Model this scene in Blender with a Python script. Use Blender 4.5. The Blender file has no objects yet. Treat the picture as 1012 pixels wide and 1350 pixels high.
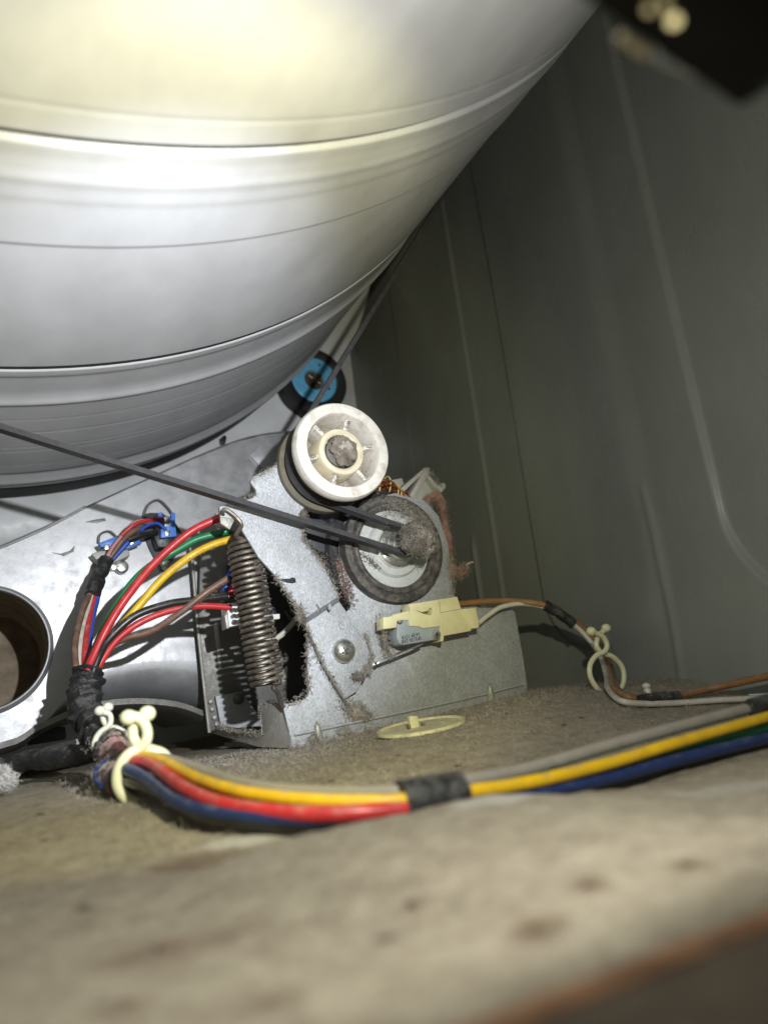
import bpy, bmesh, math, random
import numpy as np
from mathutils import Vector, Matrix, noise

random.seed(7); rng = np.random.default_rng(7)
scene = bpy.context.scene
COL = scene.collection
K = 0.0063                      # one working unit is 6.3 mm

# ------------------------------------------------------------------ camera
F = 970.0
def _n(v): return v / np.linalg.norm(v)
DY = _n(np.array([10 - 506, 965 - 675, F]))
UP = np.array([-510., -4125., F]); UP = _n(UP - DY * (UP @ DY)) if False else _n(_n(UP) - DY * (_n(UP) @ DY))
DX = _n(np.cross(DY, UP))
def ray(x, y):
    r = np.array([x - 506., y - 675., F]); return np.array([r @ DX, r @ DY, r @ UP])
def P(x, y, Y):                 # point on the vertical plane Y deep
    r = ray(x, y); return r * (Y / r[1])
def PZ(x, y, Z):
    r = ray(x, y); return r * (Z / r[2])
cam_d = bpy.data.cameras.new('camera'); cam = bpy.data.objects.new('camera', cam_d); COL.objects.link(cam)
cam_d.sensor_fit = 'HORIZONTAL'; cam_d.sensor_width = 36; cam_d.lens = 36 * F / 1012
cam_d.clip_start = 0.002; cam_d.clip_end = 20
cam.matrix_world = Matrix(((DX[0], -DX[1], -DX[2], 0), (DY[0], -DY[1], -DY[2], 0), (UP[0], -UP[1], -UP[2], 0), (0, 0, 0, 1)))
cam_d.dof.use_dof = True; cam_d.dof.focus_distance = 58 * K; cam_d.dof.aperture_fstop = 11.5
scene.camera = cam

# ------------------------------------------------------------------ world, lamps, exposure
w = bpy.data.worlds.new('World'); scene.world = w; w.use_nodes = True
w.node_tree.nodes['Background'].inputs[0].default_value = (0.9, 1.0, 0.85, 1)
w.node_tree.nodes['Background'].inputs[1].default_value = 0.17
scene.view_settings.view_transform = 'Standard'; scene.view_settings.look = 'None'
scene.view_settings.exposure = 0; scene.view_settings.gamma = 1
scene.cycles.use_denoising = True
scene.cycles.max_bounces = 8

LAMP = np.array([10.6, 7.2, 10.4])
AIM = LAMP + 50 * np.array([-0.06, 0.985, 0.11])
def spot(name, power, color, cone, blend, aim=AIM, r=0.35, off=(0, 0, 0)):
    d = bpy.data.lights.new(name, 'SPOT'); o = bpy.data.objects.new(name, d); COL.objects.link(o)
    d.energy = power; d.color = color; d.spot_size = math.radians(cone); d.spot_blend = blend
    d.shadow_soft_size = r * K
    p = LAMP + np.array(off)
    o.location = Vector(p * K); v = Vector(aim - p)
    o.rotation_euler = v.to_track_quat('-Z', 'Y').to_euler()
    return o
spot('torch_beam', 3.2, (0.78, 0.86, 1.08), 66, 0.6)
spot('torch_corona', 1.1, (1.0, 0.94, 0.46), 94, 0.35)
spot('torch_spill', 0.95, (1.0, 0.99, 0.90), 178, 0.25)

# ------------------------------------------------------------------ materials
def mat(name, base, rough=0.5, metal=0.0, var=0.12, vscale=1.5, speck=0.0, sscale=7, dust=0.0, dcol=(0.30, 0.27, 0.22),
        bump=0.0, bscale=6, dscale=1.2, dup=True, coat=0.0, spec=0.5, rvar=0.1, stretch=(1, 1, 1), sheen=0.0, sss=0.0, emit=None):
    m = bpy.data.materials.new(name); m.use_nodes = True
    N = m.node_tree.nodes; Lk = m.node_tree.links; N.clear()
    out = N.new('ShaderNodeOutputMaterial'); bs = N.new('ShaderNodeBsdfPrincipled'); Lk.new(bs.outputs[0], out.inputs[0])
    tc = N.new('ShaderNodeTexCoord'); mp = N.new('ShaderNodeMapping'); Lk.new(tc.outputs['Object'], mp.inputs[0])
    mp.inputs['Scale'].default_value = (stretch[0] / K, stretch[1] / K, stretch[2] / K)
    def nz(sc, det=6, rg=0.6):
        n = N.new('ShaderNodeTexNoise'); n.inputs['Scale'].default_value = sc; n.inputs['Detail'].default_value = det
        n.inputs['Roughness'].default_value = rg; Lk.new(mp.outputs[0], n.inputs['Vector']); return n.outputs[0]
    def mr(v, a, b, c, d):
        n = N.new('ShaderNodeMapRange'); Lk.new(v, n.inputs[0])
        for i, x in enumerate((a, b, c, d)): n.inputs[i + 1].default_value = x
        return n.outputs[0]
    def mth(op, a, b):
        n = N.new('ShaderNodeMath'); n.operation = op
        for i, x in enumerate((a, b)):
            if isinstance(x, (int, float)): n.inputs[i].default_value = x
            else: Lk.new(x, n.inputs[i])
        return n.outputs[0]
    def mix(f, a, b):
        n = N.new('ShaderNodeMix'); n.data_type = 'RGBA'
        if isinstance(f, float): n.inputs[0].default_value = f
        else: Lk.new(f, n.inputs[0])
        for s, x in ((6, a), (7, b)):
            if isinstance(x, tuple): n.inputs[s].default_value = (*x[:3], 1)
            else: Lk.new(x, n.inputs[s])
        return n.outputs[2]
    big = nz(vscale)
    lo = tuple(max(0, c * (1 - 1.6 * var)) for c in base); hi = tuple(min(1, c * (1 + 1.6 * var)) for c in base)
    col = mix(mr(big, 0.3, 0.7, 0, 1), lo, hi)
    if speck:
        v = N.new('ShaderNodeTexVoronoi'); v.inputs['Scale'].default_value = sscale; Lk.new(mp.outputs[0], v.inputs['Vector'])
        sx = N.new('ShaderNodeSeparateColor'); Lk.new(v.outputs['Color'], sx.inputs[0])
        f = mr(sx.outputs[0], 0.0, 1.0, 0.0, speck)
        col = mix(f, col, tuple(c * 0.45 for c in base))
        f2 = mth('MULTIPLY', mr(nz(sscale * 1.7, 2), 0.60, 0.72, 0, 1), speck)
        col = mix(f2, col, tuple(min(1, c * 1.5) for c in base))
    rgh = mr(nz(vscale * 2.3, 4), 0.3, 0.7, max(0.03, rough - rvar), min(1, rough + rvar))
    met = metal
    if dust:
        dn = nz(dscale, 8, 0.7)
        if dup:
            g = N.new('ShaderNodeNewGeometry'); sp = N.new('ShaderNodeSeparateXYZ'); Lk.new(g.outputs['Normal'], sp.inputs[0])
            dn = mth('ADD', dn, mth('MULTIPLY', sp.outputs[2], 0.18))
        df = mr(dn, 0.72 - 0.45 * dust, 0.95 - 0.45 * dust, 0, 1)
        fine = mr(nz(bscale * 2 + 9, 3), 0.35, 0.65, 0.55, 1.0); df = mth('MULTIPLY', df, fine)
        col = mix(df, col, dcol)
        rgh = mth('MAXIMUM', rgh, mth('MULTIPLY', df, 0.95))
        if metal:
            met = mth('MULTIPLY', mth('SUBTRACT', 1.0, df), metal)
    Lk.new(col, bs.inputs['Base Color']); Lk.new(rgh, bs.inputs['Roughness'])
    if isinstance(met, float) or isinstance(met, int): bs.inputs['Metallic'].default_value = met
    else: Lk.new(met, bs.inputs['Metallic'])
    bs.inputs['Specular IOR Level'].default_value = spec
    bs.inputs['Coat Weight'].default_value = coat; bs.inputs['Coat Roughness'].default_value = 0.15
    if sheen: bs.inputs['Sheen Weight'].default_value = sheen
    if sss:
        bs.inputs['Subsurface Weight'].default_value = sss; bs.inputs['Subsurface Radius'].default_value = (0.004, 0.004, 0.002); bs.inputs['Subsurface Scale'].default_value = 0.5
    if emit:
        bs.inputs['Emission Color'].default_value = (*emit[0], 1); bs.inputs['Emission Strength'].default_value = emit[1]
    if bump:
        b = N.new('ShaderNodeBump'); b.inputs['Strength'].default_value = bump; b.inputs['Distance'].default_value = 0.12 * K
        Lk.new(nz(bscale, 5, 0.65), b.inputs['Height']); Lk.new(b.outputs[0], bs.inputs['Normal'])
    return m

M = dict(
    drum=mat('drum_enamel', (0.52, 0.52, 0.54), 0.58, 0.0, 0.06, 0.25, dust=0.50, dcol=(0.40, 0.39, 0.38), bump=0.10, bscale=14, dscale=0.35, stretch=(1, 0.6, 1), spec=0.35),
    galv=mat('galvanised_steel', (0.49, 0.505, 0.535), 0.50, 0.35, 0.07, 0.7, speck=0.5, sscale=9, dust=0.42, dcol=(0.36, 0.32, 0.255), bump=0.6, bscale=9, dscale=1.3, stretch=(1, 1, 0.7)),
    galv_dusty=mat('dusty_galvanised_steel', (0.50, 0.50, 0.47), 0.5, 0.5, 0.1, 0.7, speck=0.4, sscale=7, dust=0.66, dcol=(0.24, 0.20, 0.155), bump=0.3, bscale=7, dscale=0.8, stretch=(1, 1, 0.45)),
    galv_smooth=mat('smooth_zinc_sheet', (0.40, 0.40, 0.415), 0.42, 0.6, 0.07, 0.35, speck=0.14, sscale=4, dust=0.34, dcol=(0.42, 0.40, 0.37), bump=0.06, bscale=5, dscale=0.4),
    wall=mat('grey_green_cabinet_paint', (0.240, 0.250, 0.226), 0.30, 0.0, 0.06, 0.12, dust=0.18, dcol=(0.25, 0.245, 0.21), bump=0.04, bscale=2, dscale=0.5, dup=True, stretch=(1, 1, 0.6), rvar=0.06, spec=0.5),
    backwall=mat('pale_grey_panel_paint', (0.66, 0.66, 0.67), 0.4, 0.0, 0.06, 0.3, dust=0.25, dcol=(0.36, 0.34, 0.30), bump=0.05, bscale=4),
    white_plastic=mat('off_white_plastic', (0.66, 0.62, 0.57), 0.5, 0.0, 0.06, 1.0, dust=0.52, dcol=(0.36, 0.31, 0.245), bump=0.05, bscale=9, dscale=1.1, dup=False),
    hub_cream=mat('aged_cream_plastic', (0.62, 0.55, 0.40), 0.45, 0.0, 0.08, 1.0, dust=0.30, dcol=(0.30, 0.25, 0.18), dup=False),
    switch_cream=mat('cream_switch_plastic', (0.74, 0.69, 0.42), 0.42, 0.0, 0.05, 1.0, dust=0.16, dcol=(0.4, 0.35, 0.24), bump=0.04, bscale=8),
    switch_grey=mat('blue_grey_switch_plastic', (0.34, 0.38, 0.41), 0.45, 0.0, 0.04, 1.5, dust=0.15),
    plug_cream=mat('cream_plug_plastic', (0.68, 0.64, 0.40), 0.5, 0.0, 0.08, 1.0, dust=0.52, dcol=(0.40, 0.36, 0.24)),
    clip=mat('natural_nylon', (0.70, 0.68, 0.44), 0.38, 0.0, 0.05, 1.0, dust=0.12, sss=0.25),
    clip_pale=mat('pale_nylon', (0.66, 0.65, 0.52), 0.4, 0.0, 0.05, 1.0, dust=0.2, sss=0.25),
    rubber=mat('black_belt_rubber', (0.048, 0.046, 0.049), 0.5, 0.0, 0.15, 2.0, dust=0.15, dcol=(0.12, 0.115, 0.11), bump=0.15, bscale=8, dup=False, spec=0.25),
    ring_rubber=mat('dusty_grey_rubber', (0.055, 0.052, 0.048), 0.75, 0.0, 0.15, 1.5, dust=0.66, dcol=(0.19, 0.17, 0.145), bump=0.4, bscale=8, dscale=1.5, dup=False),
    black=mat('black_plastic', (0.018, 0.018, 0.02), 0.45, 0.0, 0.1, 1.0, dust=0.34, dcol=(0.14, 0.13, 0.12), bump=0.1),
    slate=mat('slate_plastic', (0.040, 0.042, 0.050), 0.6, 0.0, 0.1, 1.0, dust=0.26, dcol=(0.16, 0.155, 0.155), bump=0.2, bscale=8),
    tape=mat('black_cloth_tape', (0.020, 0.020, 0.021), 0.38, 0.0, 0.2, 3.0, dust=0.36, dcol=(0.15, 0.14, 0.13), bump=0.9, bscale=3.2),
    steel=mat('spring_steel', (0.20, 0.175, 0.15), 0.42, 0.8, 0.2, 2.0, dust=0.55, dcol=(0.22, 0.18, 0.14), bump=0.2, bscale=10, dup=False),
    bright=mat('bright_screw_steel', (0.66, 0.66, 0.63), 0.25, 0.9, 0.06, 2.0, dust=0.2, dcol=(0.3, 0.26, 0.2), dup=False),
    dark_metal=mat('dark_steel', (0.17, 0.165, 0.155), 0.5, 0.5, 0.1, 1.0, dust=0.45, dcol=(0.15, 0.13, 0.11), bump=0.2),
    disc=mat('grey_painted_disc', (0.56, 0.57, 0.55), 0.5, 0.2, 0.05, 1.0, speck=0.22, sscale=9, dust=0.22, dcol=(0.28, 0.25, 0.2), dup=False, bump=0.15, bscale=10),
    cast=mat('grey_cast_zinc', (0.44, 0.43, 0.39), 0.55, 0.2, 0.06, 1.0, dust=0.4, dcol=(0.33, 0.29, 0.23)),
    copper=mat('copper_winding', (0.30, 0.10, 0.045), 0.38, 0.6, 0.25, 3.0, dust=0.15, dcol=(0.1, 0.06, 0.04)),
    lacing=mat('yellow_lacing_cord', (0.62, 0.50, 0.18), 0.7),
    blue=mat('sky_blue_plastic', (0.13, 0.42, 0.66), 0.5, 0.0, 0.05, 1.0, dust=0.16, dcol=(0.2, 0.25, 0.28), dup=False),
    blue_conn=mat('blue_connector_plastic', (0.06, 0.19, 0.62), 0.45, 0.0, 0.05),
    tyre=mat('black_roller_rubber', (0.016, 0.015, 0.015), 0.6, 0.0, 0.1, 1.0, dust=0.18, dcol=(0.06, 0.05, 0.05), dup=False),
    brown_hole=mat('brown_bearing', (0.11, 0.08, 0.05), 0.5, 0.2, 0.3, 2.0),
    w_red=mat('red_wire_vinyl', (0.50, 0.03, 0.035), 0.4, 0.0, 0.12, 1.0, dust=0.24, dcol=(0.4, 0.25, 0.2)),
    w_yellow=mat('yellow_wire_vinyl', (0.70, 0.43, 0.012), 0.4, 0.0, 0.1, 1.0, dust=0.24, dcol=(0.4, 0.3, 0.12)),
    w_green=mat('green_wire_vinyl', (0.02, 0.20, 0.075), 0.38, 0.0, 0.08, 1.0, dust=0.16, dcol=(0.2, 0.22, 0.15)),
    w_navy=mat('navy_wire_vinyl', (0.018, 0.035, 0.12), 0.4, 0.0, 0.1, 1.0, dust=0.24, dcol=(0.12, 0.13, 0.18)),
    w_blue=mat('blue_wire_vinyl', (0.03, 0.09, 0.42), 0.36, 0.0, 0.08),
    w_black=mat('black_wire_vinyl', (0.018, 0.018, 0.018), 0.36, 0.0, 0.1, 1.0, dust=0.3, dcol=(0.15, 0.13, 0.12)),
    w_brown=mat('brown_wire_vinyl', (0.15, 0.075, 0.05), 0.42, 0.0, 0.1, 1.0, dust=0.42, dcol=(0.25, 0.18, 0.14)),
    w_tan=mat('rusty_brown_wire_vinyl', (0.26, 0.13, 0.05), 0.5, 0.0, 0.1, 1.0, dust=0.35, dcol=(0.33, 0.24, 0.15)),
    w_white=mat('white_wire_vinyl', (0.60, 0.57, 0.50), 0.42, 0.0, 0.06, 1.0, dust=0.3, dcol=(0.33, 0.29, 0.24)),
    w_grey=mat('grey_wire_vinyl', (0.27, 0.25, 0.22), 0.5, 0.0, 0.06, 1.0, dust=0.4, dcol=(0.30, 0.26, 0.20)),
    w_pink=mat('pink_wire_vinyl', (0.55, 0.25, 0.25), 0.42, 0.0, 0.06),
    conn_white=mat('white_connector_plastic', (0.76, 0.76, 0.76), 0.45, 0.0, 0.04, 1.0, dust=0.12),
    lint=mat('grey_lint', (0.33, 0.29, 0.245), 0.95, 0.0, 0.35, 1.2, sheen=0.3, bump=0.8, bscale=6),
    lint_dark=mat('dark_lint', (0.17, 0.14, 0.115), 0.95, 0.0, 0.4, 1.4, sheen=0.2, bump=0.9, bscale=6),
    lint_red=mat('reddish_lint', (0.25, 0.135, 0.10), 0.95, 0.0, 0.35, 1.4, sheen=0.3, bump=0.9, bscale=7),
    shaded_rim=mat('shaded_dusty_tan_rim', (0.12, 0.105, 0.075), 0.6, 0.0, 0.1, 1.0, dust=0.5, dcol=(0.19, 0.165, 0.12), dup=False),  # dusty tan, its colour darkened for the shade on the rear flange
    web_shaded=mat('shaded_dusty_white_plastic', (0.34, 0.305, 0.26), 0.7, 0.0, 0.15, 1.0, dust=0.7, dcol=(0.20, 0.165, 0.13), dup=False),  # white plastic darkened for the shade in the wheel's recess, plus dust
    dirt=mat('brown_dirt', (0.17, 0.125, 0.085), 0.95, 0.0, 0.3, 1.5, bump=.6, bscale=6),
    lint_white=mat('white_lint', (0.62, 0.60, 0.58), 0.95, 0.0, 0.15, 1.4, bump=0.9, bscale=4),
    ink=mat('dark_ink', (0.02, 0.02, 0.025), 0.6),
    torch=mat('black_anodised_aluminium', (0.004, 0.004, 0.004), 0.5, 0.0, 0.1, 1.0, spec=0.2),
    lens=mat('lit_amber_lens', (0.8, 0.7, 0.4), 0.3, emit=((1.0, 0.86, 0.42), 1.1)),
    lens_dim=mat('faint_amber_lens', (0.8, 0.7, 0.4), 0.3, emit=((0.85, 0.70, 0.34), 0.5)),
    edge_glint=mat('painted_edge_glint', (0.50, 0.40, 0.24), 0.35, 0.8, emit=((0.6, 0.5, 0.28), 0.10)),  # faint glow painted as a glint on the torch casing's edge
    black_void=mat('black_shade_and_felt', (0.02, 0.02, 0.02), 0.7),  # flat black, put in as shade in drum grooves and slots; felt seal too
    duct_in=mat('brown_dusty_duct', (0.26, 0.205, 0.15), 0.9, 0.0, 0.25, 0.5, bump=0.6, bscale=2),
    rust=mat('orange_rusty_edge', (0.42, 0.21, 0.11), 0.6, 0.0, 0.3, 0.7, dust=0.50, dcol=(0.25, 0.20, 0.15), dup=False, dscale=0.8),
    sill=mat('brown_dusty_sill', (0.20, 0.155, 0.115), 0.7, 0.0, 0.2, 0.6, bump=0.4, bscale=3),
)

def floor_mat():
    m = bpy.data.materials.new('dusty_painted_floor'); m.use_nodes = True
    N = m.node_tree.nodes; Lk = m.node_tree.links; N.clear()
    out = N.new('ShaderNodeOutputMaterial'); bs = N.new('ShaderNodeBsdfPrincipled'); Lk.new(bs.outputs[0], out.inputs[0])
    tc = N.new('ShaderNodeTexCoord'); mp = N.new('ShaderNodeMapping'); Lk.new(tc.outputs['Object'], mp.inputs[0]); mp.inputs['Scale'].default_value = (1 / K,) * 3
    def nz(sc, det=8, rg=0.65, dist=0.0):
        n = N.new('ShaderNodeTexNoise'); n.inputs['Scale'].default_value = sc; n.inputs['Detail'].default_value = det
        n.inputs['Roughness'].default_value = rg; n.inputs['Distortion'].default_value = dist; Lk.new(mp.outputs[0], n.inputs[0]); return n.outputs[0]
    def ramp(v, st):
        r = N.new('ShaderNodeValToRGB'); Lk.new(v, r.inputs[0]); el = r.color_ramp.elements
        while len(el) < len(st): el.new(0.5)
        for e, (p, c) in zip(el, st): e.position = p; e.color = (*c, 1)
        return r.outputs[0]
    def mix(f, a, b, bt='MIX'):
        n = N.new('ShaderNodeMix'); n.data_type = 'RGBA'; n.blend_type = bt
        if isinstance(f, float): n.inputs[0].default_value = f
        else: Lk.new(f, n.inputs[0])
        for s, x in ((6, a), (7, b)):
            if isinstance(x, tuple): n.inputs[s].default_value = (*x, 1)
            else: Lk.new(x, n.inputs[s])
        return n.outputs[2]
    base = ramp(nz(0.9, 10, 0.82, 0.15), [(0.30, (0.20, 0.165, 0.12)), (0.5, (0.385, 0.335, 0.25)), (0.70, (0.51, 0.455, 0.36))])
    fine = ramp(nz(9.0, 5, 0.8), [(0.36, (0.40, 0.38, 0.35)), (0.58, (1, 1, 1))])
    c = mix(0.75, base, fine, 'MULTIPLY')
    clean = ramp(nz(0.16, 5, 0.5, 0.4), [(0.68, (0, 0, 0)), (0.80, (1, 1, 1))])
    c = mix(clean, c, (0.50, 0.48, 0.42))
    dirt = ramp(nz(0.5, 9, 0.8, 0.3), [(0.60, (0, 0, 0)), (0.74, (0.75, 0.75, 0.75))])
    c = mix(dirt, c, (0.21, 0.165, 0.115))
    v = N.new('ShaderNodeTexVoronoi'); v.inputs['Scale'].default_value = 0.55; Lk.new(mp.outputs[0], v.inputs[0])
    sp = ramp(v.outputs['Distance'], [(0.06, (1, 1, 1)), (0.16, (0, 0, 0))])
    vs = N.new('ShaderNodeSeparateColor'); Lk.new(v.outputs['Color'], vs.inputs[0])
    gate = ramp(vs.outputs[0], [(0.55, (0, 0, 0)), (0.6, (1, 1, 1))])
    c = mix(mix(1.0, sp, gate, 'MULTIPLY'), c, (0.07, 0.052, 0.038))
    Lk.new(c, bs.inputs['Base Color']); bs.inputs['Roughness'].default_value = 0.8
    b = N.new('ShaderNodeBump'); b.inputs['Strength'].default_value = 0.8; b.inputs['Distance'].default_value = 0.14 * K
    Lk.new(nz(5.0, 8, 0.8), b.inputs['Height']); Lk.new(b.outputs[0], bs.inputs['Normal'])
    return m
M['floor'] = floor_mat()

# ------------------------------------------------------------------ object helpers
ORIGIN = {}
def props(o, label=None, cat=None, group=None, kind=None):
    if label: o['label'] = label
    if cat: o['category'] = cat
    if group: o['group'] = group
    if kind: o['kind'] = kind
    return o
def thing(name, loc, label, cat, group=None):
    o = bpy.data.objects.new(name, None); COL.objects.link(o)
    o.location = Vector(loc) * K; o.empty_display_size = 0.01; ORIGIN[o.name] = np.array(loc, float)
    return props(o, label, cat, group)
def link_mesh(name, me, material, parent, origin, smooth):
    me.materials.append(M[material])
    me.transform(Matrix.Translation(-Vector(origin))); me.transform(Matrix.Scale(K, 4))
    o = bpy.data.objects.new(name, me); COL.objects.link(o)
    if parent is not None: o.parent = parent
    else: o.location = Vector(origin) * K
    ORIGIN[o.name] = np.array(origin, float)
    if smooth:
        me.shade_smooth(); me.set_sharp_from_angle(angle=math.radians(smooth))
    return o
def build(name, bm, material, parent=None, smooth=38, label=None, kind=None):
    bmesh.ops.recalc_face_normals(bm, faces=bm.faces)
    me = bpy.data.meshes.new(name); bm.to_mesh(me); bm.free()
    if parent is not None: org = ORIGIN[parent.name]
    else:
        co = np.array([v.co[:] for v in me.vertices]); org = np.array([(co[:, 0].min() + co[:, 0].max()) / 2, (co[:, 1].min() + co[:, 1].max()) / 2, co[:, 2].min()])
    return props(link_mesh(name, me, material, parent, org, smooth), label=label, kind=kind)
def build_np(name, verts, faces, material, parent=None, smooth=60, origin=None, kind=None, label=None):
    me = bpy.data.meshes.new(name); me.from_pydata(np.asarray(verts).tolist(), [], np.asarray(faces).tolist())
    org = ORIGIN[parent.name] if parent is not None else (origin if origin is not None else np.mean(verts, axis=0))
    return props(link_mesh(name, me, material, parent, org, smooth), kind=kind, label=label)
def bevel(bm, off, ang=50, seg=2):
    es = [e for e in bm.edges if len(e.link_faces) == 2 and e.calc_face_angle(0) > math.radians(ang)]
    if es: bmesh.ops.bevel(bm, geom=es, offset=off, segments=seg, affect='EDGES', clamp_overlap=True, profile=0.5)
    return bm
def box(c, s, rot=None, bev=0.0, bm=None):
    bm2 = bmesh.new(); bmesh.ops.create_cube(bm2, size=1)
    bmesh.ops.scale(bm2, vec=s, verts=bm2.verts)
    if bev: bevel(bm2, bev)
    mt = Matrix.Translation(Vector(c))
    if rot is not None: mt = mt @ rot
    bmesh.ops.transform(bm2, matrix=mt, verts=bm2.verts)
    if bm is None: return bm2
    me = bpy.data.meshes.new('t'); bm2.to_mesh(me); bm2.free(); bm.from_mesh(me); bpy.data.meshes.remove(me); return bm
def join(*bms):
    a = bms[0]
    for b in bms[1:]:
        me = bpy.data.meshes.new('t'); b.to_mesh(me); b.free(); a.from_mesh(me); bpy.data.meshes.remove(me)
    return a
def smooth_path(pts, n=8, closed=False):
    p = [np.array(q, float) for q in pts]; out = []
    m = len(p)
    rngk = range(m) if closed else range(m - 1)
    for i in rngk:
        if closed: a, b, c, d = p[(i - 1) % m], p[i], p[(i + 1) % m], p[(i + 2) % m]
        else: a, b, c, d = p[max(i - 1, 0)], p[i], p[i + 1], p[min(i + 2, m - 1)]
        for k in range(n):
            t = k / n
            out.append(0.5 * ((2 * b) + (-a + c) * t + (2 * a - 5 * b + 4 * c - d) * t * t + (-a + 3 * b - 3 * c + d) * t ** 3))
    if not closed: out.append(p[-1])
    return out
def tube(pts, r, n=10, closed=False, caps=True, bm=None, wob=0.0):
    bm = bm or bmesh.new()
    p = [Vector(q) for q in pts]; m = len(p)
    rr = r if hasattr(r, '__len__') else [r] * m
    nrm = None; rings = []
    for i in range(m):
        t = (p[(i + 1) % m] - p[i - 1]) if closed else (p[min(i + 1, m - 1)] - p[max(i - 1, 0)])
        t.normalize()
        if nrm is None:
            nrm = t.orthogonal().normalized()
        nrm = (nrm - t * nrm.dot(t)); nrm = nrm.normalized() if nrm.length > 1e-9 else t.orthogonal().normalized()
        b = t.cross(nrm)
        ring = []
        for k in range(n):
            a = 2 * math.pi * k / n
            rad = rr[i]
            if wob:
                d = nrm * math.cos(a) + b * math.sin(a)
                rad *= 1 + wob * noise.noise((p[i] + d * rr[i]) * 1.6)
            ring.append(bm.verts.new(p[i] + (nrm * math.cos(a) + b * math.sin(a)) * rad))
        rings.append(ring)
    for i in range(m if closed else m - 1):
        A, B = rings[i], rings[(i + 1) % m]
        for k in range(n): bm.faces.new((A[k], A[(k + 1) % n], B[(k + 1) % n], B[k]))
    if caps and not closed:
        bm.faces.new(rings[0][::-1]); bm.faces.new(rings[-1])
    return bm
def lathe(profile, center, axis=(0, 1, 0), n=48, closed=False, bm=None):
    """profile: list of (along axis, radius)"""
    bm = bm or bmesh.new(); a = Vector(axis).normalized(); u = a.orthogonal().normalized() if abs(a.y) < 0.999 else Vector((1, 0, 0)); v = a.cross(u)
    c = Vector(center); rings = []
    for (h, r) in profile:
        if r < 1e-6: rings.append([bm.verts.new(c + a * h)])
        else: rings.append([bm.verts.new(c + a * h + (u * math.cos(2 * math.pi * k / n) + v * math.sin(2 * math.pi * k / n)) * r) for k in range(n)])
    L = len(rings)
    for i in range(L if closed else L - 1):
        A, B = rings[i], rings[(i + 1) % L]
        for k in range(n):
            k2 = (k + 1) % n
            if len(A) == 1 and len(B) == 1: continue
            if len(A) == 1: bm.faces.new((A[0], B[k2], B[k]))
            elif len(B) == 1: bm.faces.new((A[k], A[k2], B[0]))
            else: bm.faces.new((A[k], A[k2], B[k2], B[k]))
    return bm
def prism(pts3, vec, holes=(), bev=0.0):
    """flat outline (3-D points) with holes, given thickness along vec"""
    bm = bmesh.new(); es = []
    for loop in [pts3, *holes]:
        vs = [bm.verts.new(Vector(q)) for q in loop]
        for i in range(len(vs)): es.append(bm.edges.new((vs[i], vs[(i + 1) % len(vs)])))
    if holes: bmesh.ops.triangle_fill(bm, use_beauty=True, use_dissolve=False, edges=es)
    else: bm.faces.new([v for v in bm.verts])
    r = bmesh.ops.extrude_face_region(bm, geom=bm.faces[:])
    bmesh.ops.translate(bm, vec=Vector(vec), verts=[g for g in r['geom'] if isinstance(g, bmesh.types.BMVert)])
    bmesh.ops.recalc_face_normals(bm, faces=bm.faces)
    if bev: bevel(bm, bev)
    return bm
def flat(px, Y): return [P(x, y, Y) for x, y in px]
def plate(px, Y, t, holes=(), bev=0.05): return prism(flat(px, Y), (0, t, 0), [flat(h, Y) for h in holes], bev)
def circle_px(cx, cz, r, Y, n=32): return [np.array([cx + r * math.cos(2 * math.pi * k / n), Y, cz + r * math.sin(2 * math.pi * k / n)]) for k in range(n)]
def ball(c, r, sub=2, squash=(1, 1, 1), lump=0.0, lsc=1.0):
    bm = bmesh.new(); bmesh.ops.create_icosphere(bm, subdivisions=sub, radius=1)
    for v in bm.verts:
        d = v.co.normalized(); k = r * (1 + lump * noise.fractal(Vector(c) * 0.7 + d * lsc, 1.0, 2.0, 4))
        v.co = Vector((d.x * squash[0], d.y * squash[1], d.z * squash[2])) * k + Vector(c)
    return bm
def strands(name, pos, dirs, length, radius, material, parent=None, curl=0.7, origin=None, label=None):
    """short curling lint fibres, one mesh"""
    pos = np.asarray(pos, float); d = np.asarray(dirs, float); n = len(pos)
    length *= 0.62; radius *= 0.82; curl *= 1.9
    L = length * (0.25 + 1.2 * rng.random(n) ** 1.6)[:, None]
    S = 6; pts = [pos]
    d = d / np.maximum(np.linalg.norm(d, axis=1, keepdims=True), 1e-6)
    for s in range(S - 1):
        d = d + rng.normal(0, curl * 0.5, (n, 3)); d = d / np.maximum(np.linalg.norm(d, axis=1, keepdims=True), 1e-6)
        pts.append(pts[-1] + d * L / (S - 1))
    V = []
    ref = rng.normal(0, 1, (n, 3)); 
    for s in range(S):
        t = pts[min(s + 1, S - 1)] - pts[max(s - 1, 0)]; t = t / np.maximum(np.linalg.norm(t, axis=1, keepdims=True), 1e-6)
        u = np.cross(t, ref); u /= np.maximum(np.linalg.norm(u, axis=1, keepdims=True), 1e-6); v = np.cross(t, u)
        for k in range(3):
            a = 2 * math.pi * k / 3; V.append(pts[s] + radius * (1 - 0.5 * s / S) * (u * math.cos(a) + v * math.sin(a)))
    V = np.array(V)                                        # (S*3, n, 3)
    idx = np.arange(S * 3)[:, None] * n + np.arange(n)[None, :]
    Fc = []
    for s in range(S - 1):
        for k in range(3):
            Fc.append(np.stack([idx[s * 3 + k], idx[s * 3 + (k + 1) % 3], idx[s * 3 + 3 + (k + 1) % 3], idx[s * 3 + 3 + k]], 1))
    return build_np(name, V.reshape(-1, 3), np.concatenate(Fc), material, parent, 0, origin, 'stuff', label)
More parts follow.
